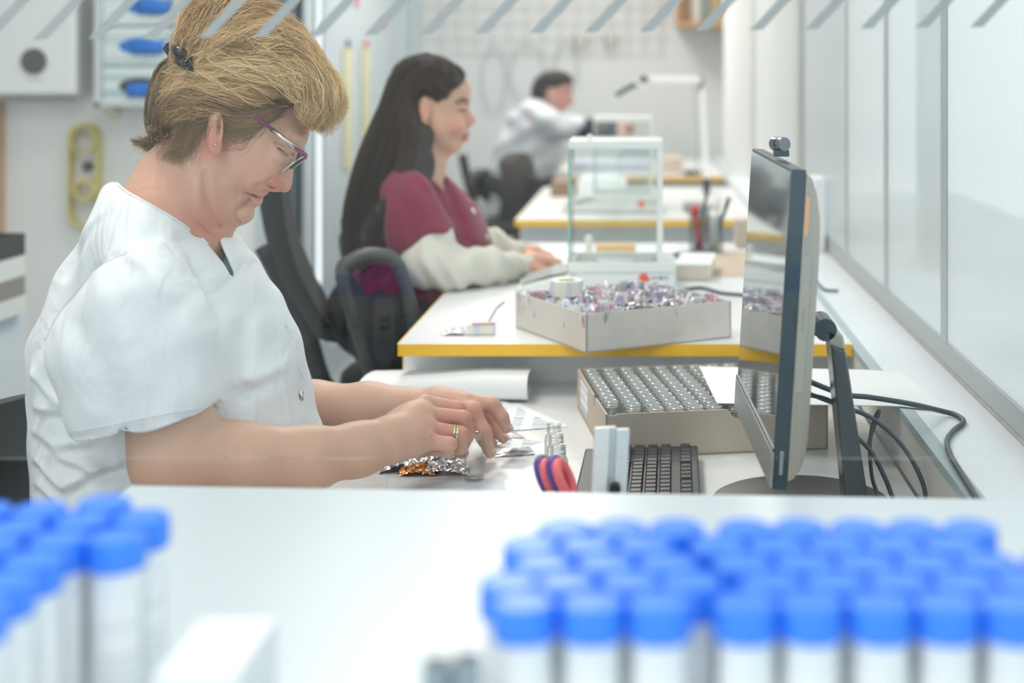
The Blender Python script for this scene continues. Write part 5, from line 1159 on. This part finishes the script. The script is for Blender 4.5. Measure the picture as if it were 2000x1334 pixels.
grow('blonde_curls', [(front,.5),(top,.5)], 7500, 20, 3.5, 13, .011, 4, .00024, HB, clump=11)
grow('pale_locks', [(front,.45),(sideA[2:],.35),(top,.2)], 900, 20, 2.0, 9, .012, 23, .00024, HB, tb=.75, clump=5)
grow('brown_strands', [(sideA[:4],.34),(bun,.40),(top,.08),(front,.10),(nape,.08)], 7600, 18, 1.8, 4, .0035, 2, .00022, HD)
grow('nape_wisps', [(earw,.90),(frontear,.10)], 380, 14, 13, 9, .0015, 7, .00015, HD, b1, tb=.35, sides=(-1,), clump=60)
grow('temple_strands', [(temple,1)], 560, 16, 9, 6, .0035, 17, .00017, HD, b1, tb=.45, sides=(-1,))
grow('flyaway_strands', [(sideA,.25),(front,.35),(top,.4),(nape,.4)], 520, 22, 12, 8, .014, 3, .00013, HB, clump=90)
m = MB(); cl = [(329,96),(338,90),(350,95),(362,104),(374,114)]; pp = []
for x,y in cl:
    loc,nor = hit(hb1, x+6, y+4); pp.append((loc+nor*.007) if loc is not None else w1(x,y,1.945))
pp[0] = w1(330,95,pp[1].y+.004); m.tube(smoothpts(pp,16), .0075, 10); m.tube(smoothpts([p+Vector((.001,.002,-.013)) for p in pp],16), .0055, 8)
for k in range(5): q = pp[0].lerp(pp[-1],k/4.); m.tube([q+Vector((0,-.002,.004)), q+Vector((.001,-.003,-.007)), q+Vector((.003,.004,-.014))], .0034, 6)
m.tube([w1(327,90,pp[1].y), w1(341,104,pp[1].y-.002)], .0085, 10)
obj('hair_clip', m, mat('black clip', (.015,.015,.018), .2), hair_o, smooth=True, label='black claw hair clip')

# ================================================================== the dark-haired woman
D2 = 3.30
def w2(px, py, d=D2): return P(px,py,d)
woman2 = thing('person', 'dark-haired woman in maroon tunic and cream sleeves seated behind the yellow-edged desk', 'person', (-.52,D2,0))
head2 = spl([(918,190),(920,180),(918,167),(906,147),(885,125),(850,113),(815,113),(785,128),(768,155),(763,190),(770,228),(792,258),(812,285),(818,320),(845,335),(862,318),(857,303),(868,303),(880,303),(892,299),(901,290),(903,281),(908,277),(911,270),(911,264),(914.5,260),(914,252),(914,244),(912,225),(912,210)],4)
nose2 = spl([(908,196),(914,208),(920,220),(926,229),(929.5,236),(927,242),(922,245),(914,246),(906,244),(904,225)],4)
torso2 = spl([(812,318),(840,330),(862,338),(880,352),(905,376),(926,396),(942,424),(953,452),(962,488),(960,530),(945,610),(905,690),(800,715),(705,705),(688,640),(690,545),(702,460),(735,390),(775,345)],4)
def skin_woman2():
    f = Field(w2(690,740,3.02), w2(1120,95,3.62), .0030) if False else Field((-.72,3.0,.68),(-.12,3.66,1.36), .0030)
    f.inflate(px_xz(head2,D2), D2, .076, .090, .01, soft=3, p=1.65)
    f.inflate(px_xz(nose2,D2), D2, .0160, .022, .009, soft=1, p=1.7)
    for s in (-1,1):
        f.ell(w2(917,241,D2+s*.0105), (.008,.006,.007), .005); f.ell(w2(908,213,D2+s*.033), (.013,.015,.011), .010, 's'); f.ell(w2(899,213,D2+s*.031), (.0125,.0125,.0115), .004)
        f.ell(w2(912,197,D2+s*.024), (.007,.020,.006), .012); f.ell(w2(893,244,D2+s*.040), (.020,.015,.020), .02)
        ey = D2+s*.079; f.ell(w2(829,214,ey), (.0155,.006,.030), .005, rot=RZ(s*.4)); f.ell(w2(827,237,ey), (.008,.0055,.010), .004); f.ell(w2(831,211,ey+s*.007), (.008,.004,.018), .003, 's', rot=RZ(s*.4))
        f.chain([w2(913,261.5,D2),w2(909,263,D2+s*.014),w2(903,266,D2+s*.022)],[.0048,.0042,.002],.004); f.chain([w2(910,272.5,D2),w2(906,272,D2+s*.012),w2(902,269,D2+s*.020)],[.0058,.005,.002],.004)
        for dd,st in ((D2-.014,[([(912,267.5),(908,268),(903,268)],.0030,.0020)]),(D2-.03,[([(907,213),(900,216),(893,214)],.0022,.0016),([(910,206),(901,207),(892,209)],.0016,.0018)])): f.press(st, w2(840,330), w2(940,110), dd, D2, s, .001, .004)
    f.chain([w2(825,270),w2(818,320),w2(812,352)], [.050,.052,.060], .03)
    for s in (-1,1): f.cone(w2(806,340,D2+s*.04), w2(800,380,D2+s*.11), .036,.028,.04)
    f.inflate(px_xz(torso2,D2), D2, .13, .12, .03, off=.016, soft=3)
    f.chain([w2(790,385,3.16),w2(822,510,3.11)],[.046,.040],.02); f.chain([w2(822,512,3.11),w2(960,520,3.21),w2(1022,520,3.295)],[.040,.033,.024],.02)
    W_ = w2(1022,520,3.295); tips = [(1088,518,3.325,-.004),(1092,513,3.345,0),(1086,509,3.365,0),(1078,507,3.385,0)]
    for x,y,d,_ in tips:
        t = w2(x,y,d); m_ = W_.lerp(t,.52)+Vector((0,0,.010)); f.chain([W_,W_.lerp(m_,.6),m_],[.020,.017,.0115],.012); f.chain([m_,m_.lerp(t,.5)+Vector((0,0,.003)),t],[.0105,.0092,.0075],.004)
    f.chain([w2(1030,524,3.28),w2(1054,527,3.285),w2(1072,527,3.30)],[.015,.011,.008],.006)
    f.chain([w2(800,390,3.44),w2(900,470,3.46),w2(985,489,3.46),w2(1020,496,3.47)],[.045,.038,.028,.024],.02)
    W_ = w2(1020,496,3.47)
    for x,y,d in ((1072,502,3.44),(1076,500,3.46),(1072,497,3.48),(1066,496,3.50)):
        t = w2(x,y,d); m_ = W_.lerp(t,.5)+Vector((0,0,.010)); f.chain([W_,m_],[.020,.0115],.012); f.chain([m_,t],[.0105,.0075],.004)
    f.chain([w2(1030,500,3.44),w2(1054,504,3.42)],[.014,.008],.006)
    me = f.mesh('body'); laplace(me,1,.3); V = verts(me); pxx = CX+V[:,0]/V[:,1]*F; pyy = CY+(CZ-V[:,2])/V[:,1]*F; yl = np.abs(V[:,1]-D2)
    attr(me,'lips', np.clip(1.4-sd_line(pxx,pyy,[(913,265),(909,268),(902,268)])/5.5,0,1)*np.clip((.028-yl)/.006,0,1)*(pyy<285))
    g = lambda x,y,s: np.exp(-((pxx-x)**2+(pyy-y)**2)/s**2)
    attr(me,'flush', np.clip(.5*g(888,245,24)+.6*g(925,236,12)+.5*g(826,222,22)+.35*g(1060,520,40),0,.9))
    attr(me,'brow', np.clip(1.3-sd_line(pxx,pyy,[(914,197),(906,193),(892,200)])/5,0,1)*.95*(yl<.055)); return me
SK2 = skin_mat('warm skin', (.63,.385,.27), (.66,.25,.19), (.47,.17,.17)); me2 = skin_woman2(); link('body', me2, SK2, woman2); b2 = bvh(me2)
def tunic2():
    f = Field((-.76,2.96,.58),(-.32,3.68,1.14), .0042)
    f.inflate(px_xz(spl([(800,338),(835,352),(868,400),(888,432),(896,470),(850,500),(786,520),(752,470),(755,400)],4),3.12), 3.125, .062, .06, .012, soft=3)
    sl,X,Y,Z = f.sub(f.lo, f.lo+(f.n-1)*f.h, 0); X2,Z2_ = np.broadcast_arrays(X[:,0,:],Z[:,0,:])
    f.put(sl, np.broadcast_to(sd_poly(X2,Z2_,px_xz([(740,510),(786,492),(843,455),(900,448),(960,440),(960,640),(740,640)],3.09))[:,None,:], f.F.shape), .002, 's')
    f.inflate(px_xz(torso2,D2), D2, .160, .12, .018, soft=4)
    f.chain([w2(808,350,D2-.04),w2(785,375,D2-.13)],[.046,.046],.04); f.chain([w2(808,350,D2+.04),w2(785,375,D2+.13)],[.046,.046],.04); f.chain([w2(800,380,3.43),w2(890,455,3.45)],[.06,.055],.02)
    q = lambda pts,d: sd_line(X2,Z2_,px_xz(pts,d))[:,None,:]
    for pts,a,w in (([(860,370),(880,420),(905,470)],-.008,.010),([(880,370),(905,420),(930,470)],.006,.012),([(870,440),(920,470),(950,500)],.005,.012),([(820,350),(850,385),(868,430)],-.004,.008),([(700,480),(720,560),(715,640)],.006,.016),([(730,520),(745,600),(740,680)],-.005,.014),([(790,400),(800,440),(810,470)],.004,.01),([(900,500),(890,580),(860,660)],.006,.016)):
        f.F[sl] -= a*np.exp(-(q(pts,3.15)/w)**2)*np.clip((D2-Y)/.05,0,1)
    cp = [(780,280),(800,322),(826,336),(846,352),(862,366),(869,376),(872,360),(868,345),(861,322),(861,280)]
    sl,X,Y,Z = f.sub(w2(775,380,3.2), w2(880,285,3.4), .02); sl2 = (sl[0],slice(0,f.n[1]),sl[2]); X,Y,Z = np.broadcast_arrays(X, f.ax[1][None,:,None], Z)
    f.put(sl2, np.maximum(sd_poly(CX+X/Y*F, CY+(CZ-Z)/Y*F, cp)*D2/F, np.abs(Y-D2)-.11), .003, 's')
    me = f.mesh('tunic'); laplace(me,2,.5); return me
M_mar = cloth('maroon cotton', (.205,.016,.048), 10, .010); tm2 = tunic2(); tu2 = link('tunic', tm2, M_mar, woman2); tb2 = bvh(tm2)
for x,y in ((925,413),(951,462)):
    loc,nor = hit(tb2,x,y)
    if loc is not None: obj('snap_button', MB().lathe([(.0005,0),(.0075,0),(.006,.002),(.0005,.0022)],20,align(loc,loc+nor)), MATS['steel snap'], tu2, smooth=.7)
def cream():
    f = Field((-.60,2.96,.78),(-.24,3.56,1.02), .0036)
    f.chain([w2(842,462,3.12),w2(832,512,3.105),w2(880,523,3.13),w2(950,519,3.20),w2(1026,520,3.297)],[.052,.053,.047,.039,.028],.02)
    f.chain([w2(905,462,3.455),w2(960,480,3.43),w2(1008,493,3.46)],[.044,.038,.027],.02)
    X,Z = f.ax[0][:,None,None], f.ax[2][None,None,:]; Y = f.ax[1][None,:,None]
    f.F += .0028*np.sin(X*150+Z*55+1.5*np.sin(Z*40+Y*30))*np.clip((X+.52)/.05,.15,1)+.0006*np.sin(Z*900)*np.cos(X*500)
    me = f.mesh('sleeves'); laplace(me,1,.3); return me
link('sleeves', cream(), mat('cream waffle knit', (.68,.66,.58), .9, noise=.10, nscale=350, bump=.5, bscale=450), woman2)['label'] = 'cream waffle-knit undershirt sleeves'
lower('trousers', -.545, D2, .605, -.16, mat('charcoal trousers', (.035,.035,.04), .85), woman2)
loc,nor = hit(b2,832,241)
if loc is not None: obj('earring', MB().lathe([(.0005,-.001),(.003,.0),(.0036,.0025),(.0022,.005),(.0005,.0055)],16,align(loc,loc+nor)), MATS['gold'], woman2, smooth=True, label='small round earring')
hair2 = spl([(906,147),(890,128),(860,112),(827,106),(795,112),(772,128),(756,165),(738,214),(713,274),(686,355),(669,428),(674,493),(688,540),(702,528),(742,485),(776,446),(806,406),(824,366),(838,324),(836,288),(828,262),(822,238),(824,205),(838,194),(852,200),(868,207),(884,192),(902,172)],4)
def hairbase2():
    f = Field((-.73,3.08,.82),(-.39,3.52,1.36), .0036)
    f.inflate(px_xz(hair2,D2), D2, .088, .030, .01, off=.003, soft=2)
    for s in (-1,1): f.chain([w2(806,225,D2+s*.070),w2(820,268,D2+s*.078),w2(818,325,D2+s*.105),w2(795,378,D2+s*.140),w2(764,425,D2+s*.158),w2(732,470,D2+s*.155),w2(706,515,D2+s*.140)], [.016,.024,.030,.034,.034,.028,.014], .03)
    X,Z = f.ax[0][:,None,None], f.ax[2][None,None,:]; f.F += .0018*np.sin((X*.9+Z*.35)*240+2*np.sin(f.ax[1][None,:,None]*50))
    me = f.mesh('hair'); laplace(me,1); return me
hm2 = hairbase2(); hb2 = bvh(hm2); h2 = link('hair', hm2, mat('dark brown under hair', (.020,.013,.010), .6, noise=.3, nscale=90), woman2)
long2 = [[(830,107),(792,116),(765,150),(745,205),(718,270),(690,350),(671,430),(677,495),(688,535)],[(870,114),(820,116),(785,140),(765,190),(742,255),(715,335),(692,410),(682,480),(690,530)],[(904,148),(868,134),(825,135),(792,165),(772,220),(750,285),(725,360),(702,430),(692,510)],[(895,164),(858,156),(826,170),(806,205),(800,260),(788,325),(762,392),(730,450),(702,518)],[(858,190),(838,186),(824,210),(826,255),(832,310),(818,362),(788,412),(748,462),(712,508)]]
top2 = [[(906,148),(890,132),(860,116),(830,108)],[(900,160),(875,150),(845,140),(810,140)],[(880,172),(858,168),(835,172),(815,190)],[(866,204),(850,196),(832,196),(820,208)]]
c,t_ = comb(hb2, [(long2,.8),(top2,.2)], D2, 5200, 26, 2.0, 3.5, .006, 11, clump=14); HB2 = hair_mat('dark brown hair', (.012,.008,.006),(.040,.024,.016),(.11,.065,.040), .3)
strands('dark_strands', c, .00034, HB2, h2, t_)
lash = []
for k in range(20):
    u_ = k/19; loc,nor = hit(b2, 894+13*u_, 215-1*u_)
    if loc is not None: lash.append([loc, loc+Vector((.003,-.001,-.0014)), loc+Vector((.006,-.001,-.003))])
if lash: strands('eyelashes', lash, .0006, M_lash, woman2)
# ================================================================== the third woman
D3 = 6.75
def w3(px, py, d=D3): return P(px,py,d)
woman3 = thing('person', 'woman in pale grey smock farthest back, reaching her arm towards the lamp', 'person', (-.58,D3,0))
head3 = spl([(1117,185),(1119,172),(1117,158),(1108,146),(1090,140),(1068,142),(1050,154),(1043,172),(1048,192),(1060,208),(1072,222),(1088,222),(1098,215),(1106,214.5),(1109,209),(1109.5,205),(1111.5,202),(1111,197)],4)
torso3 = spl([(1048,190),(1068,196),(1090,212),(1112,228),(1122,250),(1108,272),(1100,300),(1092,335),(1066,372),(1058,420),(1000,440),(950,425),(944,395),(950,350),(964,296),(986,238),(1015,205)],4)
def skin3():
    f = Field((-.74,6.45,.80),(.0,7.0,1.36), .0055)
    f.inflate(px_xz(head3,D3), D3, .076, .080, .01, soft=2, p=1.7)
    f.chain([w3(1110,184),w3(1114,194),w3(1116.5,200)],[.007,.010,.012],.010); f.ell(w3(1077,184,D3-.078),(.018,.008,.030),.006); f.ell(w3(1077,184,D3+.078),(.018,.008,.030),.006)
    f.ell(w3(1110,179,D3-.03),(.014,.014,.011),.008,'s'); f.ell(w3(1106,180,D3-.03),(.012,.012,.011),.004); f.chain([w3(1112,204,D3-.02),w3(1113,204),w3(1112,204,D3+.02)],[.004,.006,.004],.004)
    f.chain([w3(1068,205),w3(1052,232)],[.055,.065],.03); f.inflate(px_xz(torso3,D3), D3, .14, .12, .03, off=.02, soft=2)
    f.chain([w3(1050,235,6.62),w3(1135,252,6.55),w3(1200,251,6.52)],[.055,.045,.028],.02)
    W_ = w3(1200,251,6.52)
    for x,y,d in ((1236,243,6.50),(1238,249,6.51),(1236,256,6.52),(1231,262,6.53)):
        t = w3(x,y,d); m_ = W_.lerp(t,.55)+Vector((0,-.01,.004)); f.chain([W_,m_],[.024,.014],.012); f.chain([m_,t],[.0125,.009],.004)
    f.chain([w3(1208,256,6.50),w3(1222,264,6.47)],[.017,.011],.006)
    me = f.mesh('body'); laplace(me,1,.3); V = verts(me); pxx = CX+V[:,0]/V[:,1]*F; pyy = CY+(CZ-V[:,2])/V[:,1]*F
    attr(me,'lips', np.clip(1.3-np.hypot(pxx-1112,pyy-205)/4,0,1)); attr(me,'flush', .75*np.exp(-((pxx-1098)**2+(pyy-192)**2)/18**2)+.5*np.exp(-((pxx-1220)**2+(pyy-252)**2)/25**2)); attr(me,'brow', np.clip(1.2-sd_line(pxx,pyy,[(1114,172),(1104,173)])/3,0,1)*.6); return me
me3 = skin3(); link('body', me3, skin_mat('rosy skin', (.60,.37,.30), (.62,.25,.23), (.46,.18,.18)), woman3)
def smock():
    f = Field((-.80,6.40,.58),(-.26,7.02,1.24), .006)
    f.inflate(px_xz(torso3,D3), D3, .165, .12, .02, soft=2); f.chain([w3(1040,226,6.66),w3(1075,238,6.60),w3(1128,252,6.55)],[.068,.066,.058],.04); f.chain([w3(1050,235,6.90),w3(1090,290,6.94)],[.065,.055],.03)
    X,Z = f.ax[0][:,None,None], f.ax[2][None,None,:]; f.F += .004*np.sin(X*40+Z*28+2*np.sin(Z*17))+.003*np.sin(Z*60-X*33)
    sl,X,Y,Z = f.sub(f.lo, f.lo+(f.n-1)*f.h, 0); X2,Z2_ = np.broadcast_arrays(X[:,0,:],Z[:,0,:]); f.put(sl, np.broadcast_to(sd_poly(X2,Z2_,px_xz([(1052,172),(1064,198),(1086,212),(1100,222),(1130,224),(1130,172)],D3))[:,None,:], f.F.shape), .003, 's')
    me = f.mesh('smock'); laplace(me,2,.5); return me
link('smock', smock(), cloth('pale grey cotton', (.56,.58,.62), 9, .012), woman3)
f = Field((-.42,6.45,1.0),(-.12,6.65,1.12), .005); f.chain([w3(1124,252,6.553),w3(1160,252,6.535),w3(1199,251,6.52)],[.054,.046,.036],.01); link('sleeve', f.mesh('sleeve'), mat('navy sleeve', (.022,.028,.045), .85), woman3)['label'] = 'dark navy sleeve'
lower('trousers', -.60, D3, .62, -.24, mat('black trousers', (.02,.02,.022), .8), woman3)
hair3 = spl([(1119,160),(1116,148),(1104,140),(1082,136.5),(1062,140),(1046,152),(1038,170),(1037,188),(1050,194),(1064,198),(1068,184),(1074,172),(1090,176),(1102,166),(1112,164)],4)
f = Field((-.56,6.6,1.1),(-.30,6.9,1.34), .005); f.inflate(px_xz(hair3,D3), D3, .088, .03, .01, soft=1); hm3 = f.mesh('hair'); laplace(hm3,1); hb3 = bvh(hm3); h3 = link('hair', hm3, mat('grey brown under hair', (.055,.050,.052), .6, noise=.3, nscale=80), woman3)
c,t_ = comb(hb3, [([[(1118,158),(1100,142),(1075,140),(1052,156),(1042,185)],[(1114,164),(1095,155),(1072,156),(1055,172),(1050,192)],[(1102,167),(1085,172),(1070,172),(1062,185),(1060,196)]],1)], D3, 900, 12, 1.0, 1, .006, 13, clump=10); strands('grey_brown_strands', c, .0006, hair_mat('grey brown hair', (.03,.025,.025),(.08,.07,.065),(.17,.15,.14)), h3, t_)
# ================================================================== light and camera
wd = bpy.data.worlds.new('overcast sky'); SC.world = wd; wd.use_nodes = True
bg = wd.node_tree.nodes['Background']; bg.inputs['Color'].default_value = (.86,.935,.96,1); bg.inputs['Strength'].default_value = 1.32
for i,(x,y,e) in enumerate(((-.9,.2,14),(-.9,2.2,17),(-.7,4.2,24),(-.5,6.6,34))):  # unseen ceiling panels, added to fill the room with light
    t = thing('added_ceiling_light', ['unseen ceiling light panel added over the counter','unseen ceiling light panel added over the first desk','unseen ceiling light panel added over the second desk','unseen ceiling light panel added over the rearmost desk'][i], 'ceiling light', (x,y,2.75), 'unseen ceiling light panels added for fill')
    obj('housing', MB().box((x-.32,y-.62,2.70),(x+.32,y+.62,2.75)), mat('light housing', (.8,.8,.8), .5), t)
    l = bpy.data.lights.new('fill lamp','AREA'); l.shape = 'RECTANGLE'; l.size = .6; l.size_y = 1.2; l.energy = e; l.color = (1,.95,.88)
    lo = bpy.data.objects.new('fill_lamp', l); COL.objects.link(lo); lo.location = (x,y,2.69); lo.parent = t; lo.matrix_parent_inverse = Matrix.Translation((x,y,2.75)).inverted()
cam = bpy.data.cameras.new('camera'); co = bpy.data.objects.new('camera', cam); COL.objects.link(co)
co.location = (0,0,CZ); co.rotation_euler = (PI/2,0,0)
cam.sensor_width = 36; cam.sensor_fit = 'HORIZONTAL'; cam.lens = F/2000*36
cam.shift_x = -(CX-1000)/2000; cam.shift_y = -(667-CY)/2000
cam.clip_start = .02; cam.clip_end = 100
cam.dof.use_dof = True; cam.dof.focus_distance = 1.98; cam.dof.aperture_fstop = (cam.lens/1000)/.0180; cam.dof.aperture_blades = 0
SC.camera = co
SC.view_settings.view_transform = 'Standard'; SC.view_settings.look = 'None'; SC.view_settings.exposure = .24; SC.view_settings.gamma = 1; SC.view_settings.use_curve_mapping = False
cy = SC.cycles; cy.use_denoising = True; cy.transparent_max_bounces = 64; cy.max_bounces = 10; cy.diffuse_bounces = 5; cy.glossy_bounces = 5; cy.caustics_reflective = False; cy.caustics_refractive = False; cy.sample_clamp_indirect = 6
